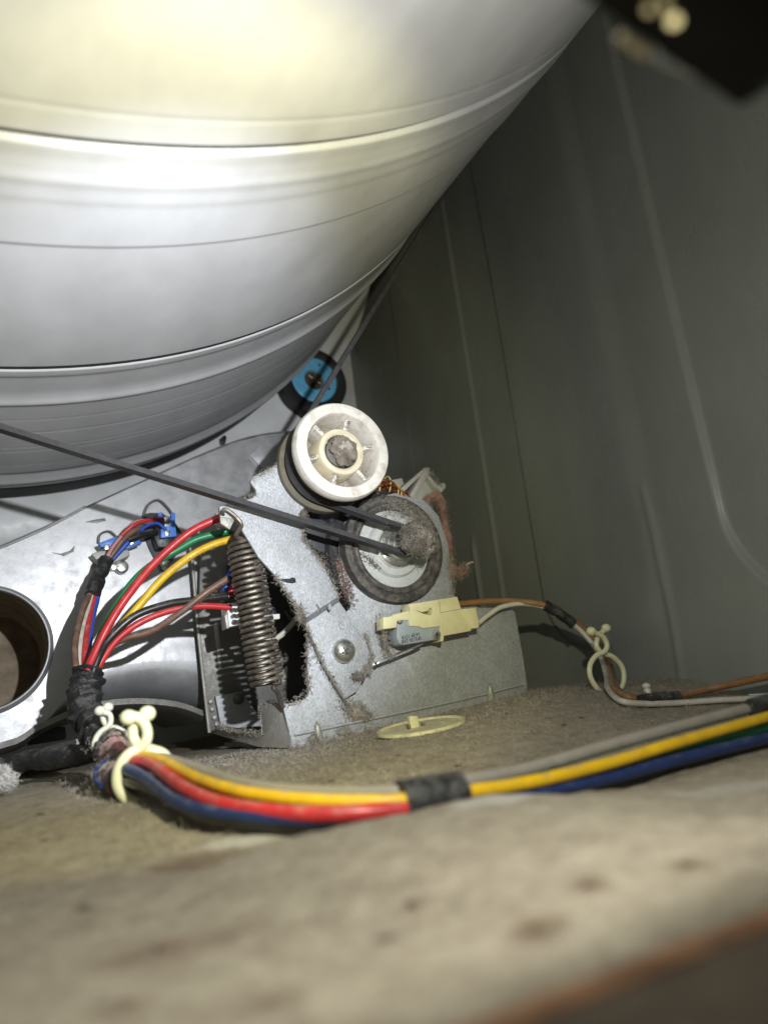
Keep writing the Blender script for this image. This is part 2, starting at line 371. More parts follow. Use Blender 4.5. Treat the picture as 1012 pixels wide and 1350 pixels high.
def along(pts, n, jitter):
    pts = np.array(pts, float); seg = np.linalg.norm(np.diff(pts, axis=0), axis=1); cum = np.r_[0, np.cumsum(seg)]
    t = rng.random(n) * cum[-1]; out = np.stack([np.interp(t, cum, pts[:, k]) for k in range(3)], 1)
    return out + rng.normal(0, 1, (n, 3)) * np.array(jitter)
def rdir(n, bias=(0, -0.6, 0)): return rng.normal(0, 1, (n, 3)) + np.array(bias)

def fuzzy(parent, c, r, material='lint', sq=(1, .5, 1), n=None, core=True):
    """a soft tuft: a lumpy core buried in fibres"""
    c = np.asarray(c, float)
    if core: build('lint_clump', ball(c, r * 0.62, 3, sq, 0.5, 2.4), material, parent, smooth=80)
    n = n or int(420 * max(r, .35)); u = rng.normal(0, 1, (n, 3)); u /= np.linalg.norm(u, axis=1, keepdims=True)
    strands('lint', c + u * np.array(sq) * r * (0.3 + 0.7 * rng.random((n, 1))), u * .7 + rng.normal(0, .7, (n, 3)), 0.62 + .5 * r, 0.022, material, parent, 1.0)

# ================================================================== SETTING
def sst(a, b, x):
    t = np.clip((x - a) / (b - a), 0, 1); return t * t * (3 - 2 * t)
def floor_z(x, y):
    x = np.asarray(x, float); y = np.asarray(y, float)
    back = -3.75 + 0.074 * np.clip(x - 18.5, 0, 21.5) - 0.15 * sst(40, 48, x) + 0.0 * y
    back = back - 0.25 * sst(60, 75, y)
    front = -4.9 - 0.45 * sst(13, 22, x)
    wr = sst(31, 43, x)
    k = sst(27 + 9 * wr, 45 + 5 * wr, y + 0.08 * x - 1.5)
    z = front * (1 - k) + back * k
    hump = sst(3.6, 8.4, x + 0.30 * (y - 22)) * sst(25.4, 23.4, y) * sst(6, 20, y)
    z = z + (0.68 - 0.60 * sst(15, 25, x)) * hump
    groove = np.exp(-((y - 26.8) / 1.3) ** 2) * sst(3, 8, x)
    z = z - 0.5 * groove
    lip = np.exp(-((y - 36.5 - 0.03 * x) / 2.2) ** 2) * sst(20, 14, x) * sst(2, 7, x)
    z = z + 0.18 * lip
    return z
def make_floor():
    xs = np.concatenate([np.arange(-30, 0, 1.0), np.arange(0, 44, 0.22), np.arange(44, 50.6, 0.5)]); ys = np.concatenate([np.arange(9.6, 60, 0.22), np.arange(60, 101, 0.8)])
    X, Y = np.meshgrid(xs, ys); Z = floor_z(X, Y)
    for i in range(X.shape[0]):
        for j in range(X.shape[1]):
            q = Vector((X[i, j], Y[i, j], 0))
            Z[i, j] += 0.13 * noise.fractal(q * 0.30, 1.0, 2.1, 4) + 0.045 * noise.fractal(q * 1.7, 1.0, 2.1, 3)
    n, m = X.shape
    V = np.stack([X, Y, Z], -1).reshape(-1, 3); I = np.arange(n * m).reshape(n, m)
    Fc = np.stack([I[:-1, :-1], I[:-1, 1:], I[1:, 1:], I[1:, :-1]], -1).reshape(-1, 4)
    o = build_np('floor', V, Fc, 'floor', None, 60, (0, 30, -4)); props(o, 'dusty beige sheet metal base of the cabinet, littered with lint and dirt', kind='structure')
    return o
floor = make_floor()
def PF(px, py):                 # where the sight line of a photo point meets the floor
    r = ray(px, py); lo = 12.0
    for Y in np.arange(12, 95, 0.1):
        q = r * (Y / r[1])
        if q[2] < floor_z(q[0], q[1]): return q
    return q

def lit_and_dirt_spots(m, spots):
    """clean floor patches with their light painted in, and brown dirt stains"""
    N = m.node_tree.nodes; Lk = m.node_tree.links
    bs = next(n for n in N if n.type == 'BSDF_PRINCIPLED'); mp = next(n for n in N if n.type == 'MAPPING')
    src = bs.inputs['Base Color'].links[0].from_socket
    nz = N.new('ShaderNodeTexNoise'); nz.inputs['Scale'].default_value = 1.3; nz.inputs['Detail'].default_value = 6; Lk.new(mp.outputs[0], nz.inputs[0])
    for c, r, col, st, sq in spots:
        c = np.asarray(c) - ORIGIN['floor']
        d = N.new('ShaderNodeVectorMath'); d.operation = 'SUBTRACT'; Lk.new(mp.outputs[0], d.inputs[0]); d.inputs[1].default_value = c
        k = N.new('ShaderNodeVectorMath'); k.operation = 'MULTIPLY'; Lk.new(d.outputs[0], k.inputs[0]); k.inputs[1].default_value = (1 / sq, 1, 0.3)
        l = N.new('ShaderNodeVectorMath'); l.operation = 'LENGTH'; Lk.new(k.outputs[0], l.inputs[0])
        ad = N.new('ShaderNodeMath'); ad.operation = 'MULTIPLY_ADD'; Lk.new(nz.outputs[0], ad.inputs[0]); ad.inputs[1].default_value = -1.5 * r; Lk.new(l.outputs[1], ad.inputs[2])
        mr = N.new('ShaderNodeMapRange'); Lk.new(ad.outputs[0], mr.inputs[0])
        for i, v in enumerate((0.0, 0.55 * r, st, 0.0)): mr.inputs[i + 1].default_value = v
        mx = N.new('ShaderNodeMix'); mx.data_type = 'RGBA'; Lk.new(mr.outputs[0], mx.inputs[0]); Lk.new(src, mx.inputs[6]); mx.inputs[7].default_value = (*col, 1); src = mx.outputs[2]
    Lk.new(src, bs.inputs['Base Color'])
LIT_PALE = (0.56, 0.545, 0.50); BROWN = (0.16, 0.115, 0.075)  # pale: clean floor with its lit brightness painted in; brown: dirt stains
lit_and_dirt_spots(M['floor'], [(PF(322, 1108), .8, LIT_PALE, .7, 2.0), (PF(650, 1056), .7, LIT_PALE, .6, 2.0), (PF(960, 1042), 1.2, LIT_PALE, .35, 2.0), (PF(300, 985), 2.0, (0.50, 0.49, 0.45), .7, 2.0),
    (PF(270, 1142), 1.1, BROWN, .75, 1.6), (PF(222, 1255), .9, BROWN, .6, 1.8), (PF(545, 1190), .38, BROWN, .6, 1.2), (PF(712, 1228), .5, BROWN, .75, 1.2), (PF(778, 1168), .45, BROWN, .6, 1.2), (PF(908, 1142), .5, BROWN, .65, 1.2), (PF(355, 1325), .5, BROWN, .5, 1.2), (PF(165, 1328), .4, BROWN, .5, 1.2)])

def make_right_wall():
    ys = np.concatenate([np.arange(-8, 30, 1.0), np.arange(30, 92, 0.2), np.arange(92, 100.3, 0.5)]); zs = np.concatenate([np.arange(-4, 20, 0.25), np.arange(20, 82, 0.9)])
    Y, Z = np.meshgrid(ys, zs)
    def rr(yc, zc, hy, hz, r):          # rounded-rectangle distance
        qy = np.abs(Y - yc) - hy + r; qz = np.abs(Z - zc) - hz + r
        return np.minimum(np.maximum(qy, qz), 0) + np.hypot(np.maximum(qy, 0), np.maximum(qz, 0)) - r
    h = np.zeros_like(Y)
    h -= 0.45 * sst(0.3, -0.3, rr(22.0, 52, 16.6, 50.5, 9))            # near panel
    wd = np.where(Y < 53, 1.5, 0.3); h += 0.36 * sst(wd, -wd, rr(53.5, 52, 7.9, 50.8, 6))              # middle panel
    h += 0.16 * sst(0.3, -0.3, rr(76.5, 60, 8.0, 66, 4))               # far panel
    h += 0.10 * np.exp(-((Y - 68.5) / 0.3) ** 2)
    h += 0.30 * np.exp(-((Y - 72.9) / 0.4) ** 2) * sst(17, 14, Z) * sst(6, 8, Z)
    h += 0.14 * np.exp(-((Y - 45.4 - 0.004 * (Z - 8) ** 2) / 0.35) ** 2) * sst(16, 13, Z)
    h += 0.12 * np.sin(Y * 0.11 + 0.6) * np.cos(Z * 0.07) + 0.05 * np.sin(Y * 0.31 + Z * 0.12)
    X = 50 - h + 0.35
    n, m = Y.shape; V = np.stack([X, Y, Z], -1).reshape(-1, 3); I = np.arange(n * m).reshape(n, m)
    Fc = np.stack([I[:-1, :-1], I[1:, :-1], I[1:, 1:], I[:-1, 1:]], -1).reshape(-1, 4)
    o = build_np('right_wall', V, Fc, 'wall', None, 70, (50, 40, -4)); props(o, 'dark grey green painted side panel with pressed ribs', kind='structure')
make_right_wall()

CX, CZ, R = -3.72, 72.25, 49.2
def make_back_wall():
    o = build('back_wall', box((0, 100.6, 38), (104, 1, 86)), 'backwall'); props(o, 'pale grey rear panel behind the drum', kind='structure')
    bm = lathe([(86.5, 46.0), (85.2, 46.6), (84.6, 47.4), (84.6, 52.5), (85.2, 53.4), (99.9, 54.5)], (CX, 0, CZ), n=160)
    b = build('bulkhead_ring', bm, 'backwall', o)
make_back_wall()
def make_sill():
    bm = box((12, 7.2, -5.6), (74, 4.6, 2.0), bev=0.25)
    o = build('front_sill', bm, 'sill'); props(o, 'brown dusty lip of the cabinet base across the bottom corner', kind='structure')
    bm = box((12, 9.62, -4.66), (74, 0.6, 0.22), bev=0.08)
    build('rusty_edge', bm, 'rust', o, label='orange rusty edge of the lip')
make_sill()

# ================================================================== DRUM
def make_drum():
    t = thing('drum', (CX, 45, CZ - R), 'large pale grey dryer drum with pressed rings, seen from below', 'drum')
    prof = []
    def r_of(y):
        r = R
        r -= 0.40 * math.exp(-((y - 28.1) / 0.24) ** 4) + 0.03 * math.exp(-((y - 29.25) / 0.5) ** 2)
        r += 0.055 * math.exp(-((y - 30.6) / 0.40) ** 2)
        r += 0.05 * (1 - math.tanh((y - 32.2) / 0.25)) / 2
        r -= 0.16 * (math.tanh((y - 35.9) / 0.12) + 1) / 2
        r -= 0.03 * math.exp(-((y - 26.2) / 0.15) ** 2)
        r -= 0.62 * math.exp(-((y - 50.75) / 0.26) ** 4)
        r -= 0.15 * (math.tanh((y - 52.2) / 0.3) - math.tanh((y - 55.6) / 0.5)) / 2
        r += 0.20 * math.exp(-((y - 56.6) / 0.5) ** 2)
        for yy, a in ((60.2, .018), (63.1, .03), (66.6, .02), (67.6, .028), (71.5, .02)): r -= a * math.exp(-((y - yy) / 0.18) ** 2)
        r += 0.25 * math.exp(-((y - 76.6) / 0.6) ** 2) - 0.22 * math.exp(-((y - 74.8) / 0.7) ** 2)
        if y > 78.2: r -= 1.3 * ((y - 78.2) / 1.9) ** 2.2
        return r
    ys = list(np.arange(10.0, 25.0, 1.0)) + list(np.arange(25.0, 37.5, 0.08)) + list(np.arange(37.5, 49.5, 0.8)) + list(np.arange(49.5, 58.5, 0.07)) + list(np.arange(58.5, 80.2, 0.12))
    bm = lathe([(y, r_of(y)) for y in ys], (CX, 0, CZ), n=360)
    build('drum_shell', bm, 'drum', t, smooth=70)
    for y0, wd_, dp in ((50.75, .30, .28), (28.1, .24, .22)):  # black rings put in as the shade inside the drum's grooves
        build('seam_shade', lathe([(y0 - wd_, R - dp), (y0, R - dp - .03), (y0 + wd_, R - dp)], (CX, 0, CZ), n=240), 'black_void', t)
    bm = lathe([(80.0, 47.9), (80.2, 48.6), (83.3, 48.6), (83.6, 48.3), (83.6, 45)], (CX, 0, CZ), n=200)
    build('felt_seal', bm, 'black_void', t)
    bm = lathe([(83.7, 46), (83.7, 47.75), (88.5, 47.75), (88.5, 44)], (CX, 0, CZ), n=200)
    build('rear_flange', bm, 'galv_smooth', t)
make_drum()

# ================================================================== BELT
MC = (28.8, 10.95)              # motor axis (x, z)
IC = (22.7, 17.6)               # idler axis
def tangent(c1, r1, s1, c2, r2, s2):
    d = np.subtract(c2, c1); D = np.hypot(*d); ph = math.atan2(d[1], d[0]); th = ph - math.asin((s2 * r2 - s1 * r1) / D)
    left = np.array([-math.sin(th), math.cos(th)])
    return np.array(c1) - s1 * r1 * left, np.array(c2) - s2 * r2 * left
def make_belt():
    YB = 51.0
    circ = [((CX, CZ), R + 0.22, -1), (IC, 3.30, 1), (MC, 1.02, -1)]
    tg = [tangent(*circ[i], *circ[(i + 1) % 3]) for i in range(3)]
    path = []
    for i in range(3):
        a, b = tg[i]; nseg = 24
        for k in range(1, nseg): path.append(a + (b - a) * k / nseg)
        c, r, s = circ[(i + 1) % 3]; a2 = tg[(i + 1) % 3][0]
        t0 = math.atan2(b[1] - c[1], b[0] - c[0]); t1 = math.atan2(a2[1] - c[1], a2[0] - c[0])
        if s > 0:
            while t1 < t0: t1 += 2 * math.pi
        else:
            while t1 > t0: t1 -= 2 * math.pi
        steps = 300 if r > 20 else 28
        for k in range(steps + 1):
            t = t0 + (t1 - t0) * k / steps; path.append(np.array([c[0] + r * math.cos(t), c[1] + r * math.sin(t)]))
    # ribbed flat section: (offset along in-plane normal, offset along Y)
    wd, th = 0.44, 0.19
    sec = [(th, -wd), (th, wd), (-th, wd)]
    nr = 4
    for k in range(nr):
        y1 = wd - (k + 0.5) * 2 * wd / nr; y2 = wd - (k + 1) * 2 * wd / nr
        if k < nr - 1: sec += [(-th + 0.0, y1 + 0.03), (-th, y2 + 0.10), (-th + 0.17, y2), (-th, y2 - 0.10)]
    sec += [(-th, -wd)]
    bm = bmesh.new(); rings = []; m = len(path)
    for i in range(m):
        t = path[(i + 1) % m] - path[i - 1]; t /= np.hypot(*t); nn = np.array([-t[1], t[0]])
        rings.append([bm.verts.new((path[i][0] + nn[0] * a, YB + b, path[i][1] + nn[1] * a)) for a, b in sec])
    for i in range(m):
        A, B = rings[i], rings[(i + 1) % m]
        for k in range(len(sec)): bm.faces.new((A[k], A[(k + 1) % len(sec)], B[(k + 1) % len(sec)], B[k]))
    o = build('drive_belt', bm, 'rubber', None, smooth=30)
    props(o, 'black ribbed drive belt running round the drum, white idler wheel and motor shaft', 'belt')
make_belt()

# ================================================================== MOTOR BRACKET
def make_bracket():
    t = thing('motor_bracket', P(540, 950, 54.2), 'galvanised motor bracket standing on the dusty floor beside the spring', 'bracket')
    out = [(386, 987), (420, 980), (480, 967), (530, 954), (575, 944), (646, 926), (688, 916), (694, 913), (695, 905), (690, 870), (679, 808), (672, 801), (632, 801), (601, 792),
           (597, 777), (594, 745), (590, 715), (578, 680), (560, 660), (520, 650), (480, 660), (455, 688), (448, 720), (452, 757), (463, 800), (440, 825), (406, 836), (405, 870), (407, 914),
           (402, 922), (390, 925), (378, 929), (374, 935)]
    win = [(508, 858), (519, 846), (524, 832), (512, 828), (509, 840)]
    build('front_plate', plate(out, 54.2, 0.4, [win]), 'galv', t)
    # bottom flange bent towards the back, and the bend line
    a = P(386, 987, 54.2); b = P(694, 913, 54.2)
    bm = prism([a + (0, 0.2, 0.0), b + (0, 0.2, 0.0), b + (0, 16, 0.0), a + (-1.0, 16, 0.0)], (0, 0, 0.35), bev=0.05)
    build('bottom_flange', bm, 'galv_dusty', t)
    pts = [P(388, 969, 54.05), P(480, 950, 54.05), P(575, 930, 54.05), P(640, 915, 54.05), P(690, 902, 54.05)]
    build('bend_ridge', tube(smooth_path(pts, 6), 0.10, 8), 'galv', t)
    # dimples on the bend
    for x, y in ((419, 966), (646, 914)):
        c = P(x, y, 54.1)
        bm = lathe([(-0.9, 0.0), (-0.5, 0.22), (0.1, 0.34), (0.6, 0.34), (0.7, 0.0)], c, (0.1, 0.25, -1), 14)
        build('gusset_dent', bm, 'galv_dusty', t)
    # side flange on the left: spring tab and the low lip running back
    c0 = P(384, 987, 54.3); top = P(376, 928, 54.3)
    A = [c0, top, P(343, 928, 57.4), P(346, 968, 57.6), P(300, 962, 64), P(278, 954, 70.5), P(275, 966, 71), P(340, 985, 58.5)]
    build('side_flange', prism(A, (0.35, 0.05, 0), bev=0.04), 'galv_dusty', t)
    n = 420
    edge = [top, P(360, 928, 56), P(343, 928, 57.4), P(346, 968, 57.6), P(300, 962, 64), P(278, 954, 70.5)]
    pos = along(edge, n, (0.12, 0.2, 0.12)); strands('lint', pos, rdir(n, (0, -0.3, 0.8)), 0.7, 0.028, 'lint', t)
    q = P(346, 955, 57.5); bm = prism([P(343, 929, 57.5), P(347, 928, 57.5), P(350, 968, 57.7), P(345, 970, 57.7)], (0.2, 0.5, 0)); build('tab_edge', bm, 'galv_dusty', t)
    # rear plate with its edge flange, slot and dots
    rp = [(264, 724), (300, 700), (420, 690), (440, 760), (440, 905), (404, 950), (276, 964), (262, 845)]
    build('rear_plate', plate(rp, 68.2, 0.4), 'dark_metal', t)  # galvanised plate, coloured dark for the shade behind arm and spring
    build('rear_edge', tube(smooth_path(flat([(251, 722), (254, 745), (262, 838), (276, 966)], 68.1), 4), 0.16, 8), 'galv_dusty', t)
    build('pressed_slot', plate([(282, 824), (284, 820), (288, 820), (294, 878), (292, 884), (288, 883)], 68.0, 0.3, bev=0.1), 'galv_dusty', t)
    build('lit_patch', plate([(284, 918), (318, 912), (345, 948), (348, 957), (292, 962)], 67.5, 0.4), 'galv', t)  # pale plate standing in for light that falls on the rear plate
    for x, y in ((278, 925), (280, 935), (283, 946), (286, 955)):
        build('weld_spot', ball(P(x, y, 67.9), 0.24, 2, (1, .4, 1)), 'galv_dusty', t)
    build('foot_screw', lathe([(-0.5, 0), (-0.42, 0.3), (-.1, .5), (0.2, 0.5)], P(314, 921, 67.4), n=16), 'dark_metal', t)
    # cross-headed screw deep inside
    c = P(372, 866, 66); s = build('frame_screw', lathe([(-0.5, 0), (-0.45, 0.5), (-0.1, 0.75), (0.2, 0.75)], c, n=20), 'dark_metal', t)
    bm = join(box(c + (0, -0.5, 0), (0.7, 0.1, 0.14)), box(c + (0, -0.5, 0), (0.14, 0.1, 0.7))); build('cross_slot', bm, 'black_void', s)
    # slit under the arm and scratches of lint
    n = 1500
    pos = np.concatenate([along([P(404, 838, 54.1), P(405, 870, 54.1), P(407, 914, 54.1), P(378, 929, 54.1)], 230, (0.12, 0.1, 0.15)),
                          along([P(388, 985, 54.0), P(450, 974, 54), P(520, 957, 54)], 380, (0.15, 0.3, 0.25)),
                          along([P(596, 785, 54.0), P(597, 770, 54), P(592, 730, 54)], 160, (0.12, 0.1, 0.2)),
                          along([P(478, 940, 54.0), P(462, 938, 53.9), P(455, 925, 53.7)], 300, (0.3, 0.1, 0.3)),
                          along([P(510, 860, 54.0), P(505, 835, 54), P(500, 815, 54)], 240, (0.25, 0.1, 0.4))])
    strands('lint', pos, rdir(len(pos)), 0.75, 0.026, 'lint', t)
    for c, r in ((P(470, 938, 54), 0.75), (P(483, 945, 54), 0.5), (P(455, 965, 54), 0.5), (P(415, 974, 54.0), 0.45)):
        fuzzy(t, c, r, 'lint', (1.2, .4, .8))
make_bracket()

# ================================================================== MOTOR
def make_motor():
    t = thing('motor', (MC[0], 60, MC[1] - 7), 'electric motor with rubber ringed end, lint clogged shaft and copper coil', 'motor')
    ctr = (MC[0], 0, MC[1])
    # rubber ring with two grooves
    Ro = 4.55; Ri = 3.3
    prof = [(53.95, Ri), (53.2, Ri), (53.0, Ri + 0.12), (52.85, Ri + .3), (52.95, Ri + 0.48), (53.15, Ri + .56), (52.95, Ri + .66), (52.85, Ri + 0.85), (52.95, Ri + 1.05), (53.1, Ro), (54.3, Ro), (54.3, Ri)]
    rg = build('rubber_ring', lathe(prof, ctr, n=72, closed=True), 'ring_rubber', t)
    prof = [(53.35, 0.0), (53.35, 1.6), (53.2, 1.75), (53.15, 2.3), (53.4, 2.5), (53.45, Ri + 0.02), (54.0, Ri + 0.02)]
    build('end_disc', lathe(prof, ctr, n=64), 'disc', t)
    build('bearing_boss', lathe([(53.3, 1.75), (52.75, 1.7), (52.6, 1.5), (52.6, 0.9)], ctr, n=40), 'bright', t)
    build('bearing_collar', lathe([(52.7, 1.25), (51.9, 1.2), (51.7, 1.0), (51.7, 0.7)], ctr, n=36), 'bright', t)
    build('shaft', lathe([(52.9, 0.8), (49.5, 0.8), (49.2, 0.7), (49.2, 0)], ctr, n=28), 'dark_metal', t)
    # shaft end flange, clogged with lint
    hub = build('shaft_cap', lathe([(50.25, 0.8), (50.25, 1.25), (49.9, 1.4), (49.1, 1.38), (48.9, 1.2), (48.85, 0)], ctr, n=32), 'ring_rubber', t)
    cc = Vector((MC[0], 49.0, MC[1]))
    for k in range(11):
        a = 2 * math.pi * k / 11 + .5 * rng.random(); rr = 0.7 + 0.5 * rng.random()
        fuzzy(t, cc + Vector((rr * math.cos(a), -0.1 + 0.5 * rng.random(), rr * math.sin(a))), 0.38 + 0.3 * rng.random(), ('lint', 'lint_dark', 'lint_dark')[k % 3], (1, .8, 1), 190)
    build('brass_centre', lathe([(48.75, 0), (48.72, 0.22), (48.85, 0.34), (49.0, 0.36)], ctr, n=20), 'bright', t)
    n = 1500
    u = rng.normal(0, 1, (n, 3)); u /= np.linalg.norm(u, axis=1, keepdims=True); u[:, 1] = -np.abs(u[:, 1])
    pos = np.array([MC[0], 49.5, MC[1]]) + u * np.array([1.25, .8, 1.25]) * (0.55 + 0.5 * rng.random((n, 1)))
    strands('lint', pos, u + rng.normal(0, .9, (n, 3)), 1.15, 0.024, 'lint', t, 1.3)
    n = 700
    a = rng.random(n) * 0.9 * math.pi / 2 + 0.3; pos = np.stack([MC[0] + 3.4 * np.cos(a) + rng.normal(0, .5, n), np.full(n, 52.85), MC[1] + 3.4 * np.sin(a) + rng.normal(0, .5, n)], 1)
    strands('lint', pos, rdir(n), 0.8, 0.022, 'lint', t, 1.0)
    # fuzz round the ring
    n = 900; a = rng.random(n) * 2 * math.pi; r = Ri + (Ro - Ri) * rng.random(n)
    pos = np.stack([MC[0] + r * np.cos(a), np.full(n, 52.9), MC[1] + r * np.sin(a)], 1)
    strands('lint', pos, rdir(n), 0.3, 0.02, 'lint_dark', t, 1.0)
    # body
    prof = [(54.8, 3.0), (54.9, 5.2), (55.6, 5.9), (57.0, 6.3), (57.2, 6.7), (66, 6.7), (66.2, 6.2), (68.5, 5.5), (69, 0)]
    build('motor_case', lathe(prof, ctr, n=56), 'black', t)
    for k in range(5):
        build('cooling_rib', lathe([(58 + 1.6 * k, 6.65), (58 + 1.6 * k, 6.9), (58.5 + 1.6 * k, 6.9), (58.5 + 1.6 * k, 6.65)], ctr, n=48), 'dark_metal', t)
    # copper winding bundle between idler and ring, laced with yellow cord
    base = smooth_path([P(478, 652, 56.5), P(492, 640, 56.3), P(508, 640, 56.3), P(526, 654, 56.6), P(545, 668, 57)], 8)
    cw = None
    for k in range(26):
        off = np.array([rng.normal(0, .2), rng.normal(0, .45), rng.normal(0, .38)])
        bm = tube([q + off + 0.08 * rng.normal(0, 1, 3) for q in base], 0.10, 6)
        cw = bm if cw is None else join(cw, bm)
    wv = build('copper_winding', cw, 'copper', t)
    for x, y in ((495, 645), (509, 642), (519, 650), (523, 655)):
        c = P(x, y, 56.2); ring = [c + np.array([0.25 * math.cos(a) * 0.6, 0.9 * math.sin(a), 0.95 * math.cos(a)]) for a in np.linspace(0, 2 * math.pi, 20)[:-1]]
        build('lacing_cord', tube(ring, 0.07, 6, closed=True), 'lacing', wv)
    build('capacitor_block', plate([(398, 676), (403, 671), (428, 686), (444, 697), (444, 733), (420, 727), (398, 711)], 55.2, 2.6, bev=0.15), 'slate', t)
    build('terminal_block', plate([(424, 728), (446, 724), (452, 765), (444, 770), (428, 752)], 56, 2.0, bev=0.12), 'black', t)
    build('white_spacer', plate([(446, 745), (450, 741), (458, 765), (458, 776), (450, 772)], 54.6, 0.8, bev=0.06), 'conn_white', t)
    n = 900
    pos = np.concatenate([along([P(446, 735, 54.4), P(458, 775, 54.3), P(463, 800, 54.2)], 420, (0.2, .15, .25)), along([P(448, 725, 54.2), P(470, 728, 53.4), P(500, 748, 53)], 200, (.15, .1, .15)),
                          along([P(400, 690, 54.9), P(396, 680, 54.6)], 160, (.2, .1, .25)), along([P(420, 728, 55), P(432, 745, 55.2), P(445, 770, 54.9)], 200, (.2, .2, .25))])
    strands('lint', pos, rdir(len(pos)), 0.7, 0.026, 'lint_dark', t, 1.0)
    strands('lint', along([P(448, 740, 54.2), P(462, 790, 54.1)], 400, (.25, .1, .3)), rdir(400), 0.7, 0.026, 'lint_red', t, 1.0)
make_motor()

# clamp of the motor, grey, top right
def make_clamp():
    t = thing('motor_clamp', P(555, 690, 58), 'pale grey V shaped clamp rising behind the motor ring against the dark wall', 'clamp')
    build('clamp_plate', plate([(537, 668), (561, 628), (581, 650), (566, 684), (556, 690)], 58.4, 0.6, bev=0.05), 'cast', t)
    build('clamp_arm', prism(flat([(535, 661), (562, 615), (567, 617), (566, 624), (541, 667)], 57.4), (0, 1.6, 0), bev=0.12), 'cast', t)
    build('clamp_arm', prism(flat([(526, 646), (531, 641), (560, 616), (566, 616), (558, 624), (531, 650)], 57.6), (0, 1.6, 0), bev=0.12), 'cast', t)
    build('clamp_arm', prism(flat([(562, 627), (565, 625), (582, 644), (579, 649)], 57.6), (0, 1.4, 0), bev=0.1), 'cast', t)
    build('clamp_hook', prism(flat([(575, 641), (584, 636), (588, 637), (588, 643), (582, 650)], 57.4), (0, 1.6, 0), bev=0.15), 'cast', t)
    build('clamp_base', plate([(510, 634), (530, 630), (533, 640), (524, 646), (512, 642)], 60, 0.5, bev=0.05), 'cast', t)
    pos = along([P(560, 616, 57.3), P(582, 642, 57.3)], 160, (.1, .2, .1)); strands('lint', pos, rdir(160), 0.4, 0.02, 'lint', t)
make_clamp()

# lint hanging from the clamp
def make_lint_strip():
    path = [P(558, 677, 55.2), P(562, 662, 55.1), P(569, 654, 54.9), P(577, 654, 54.8), P(583, 668, 54.8), P(586, 690, 54.8), P(590, 715, 54.6), P(593, 738, 54.5), P(595, 750, 54.4), P(599, 758, 54.3), P(607, 757, 54.2), P(612, 748, 54.2)]
    t = thing('lint_strip', path[5], 'reddish brown fuzzy strip of lint hanging beside the motor ring', 'lint')
    sp = smooth_path(path, 7); rr = [0.34 + 0.08 * math.sin(i * 0.35) for i in range(len(sp))]
    build('fuzzy_core', tube(sp, rr, 10, wob=0.5), 'lint_red', t)
    n = 3400; pos = along(path, n, (.24, .24, .24)); strands('fibres', pos, rdir(n, (0, -.3, 0)), 0.42, 0.020, 'lint_red', t, 0.9)
    n = 220; pos = along(path[-4:], n, (.25, .2, .25)); strands('fibres', pos, rdir(n, (.9, -.2, .4)), 0.9, 0.018, 'lint', t, 0.9)
    build('tail', tube(smooth_path([P(612, 748, 54.2), P(617, 743, 54.2), P(624, 741, 54.2)], 5), [0.1] * 10 + [0.03], 6), 'lint', t)
make_lint_strip()

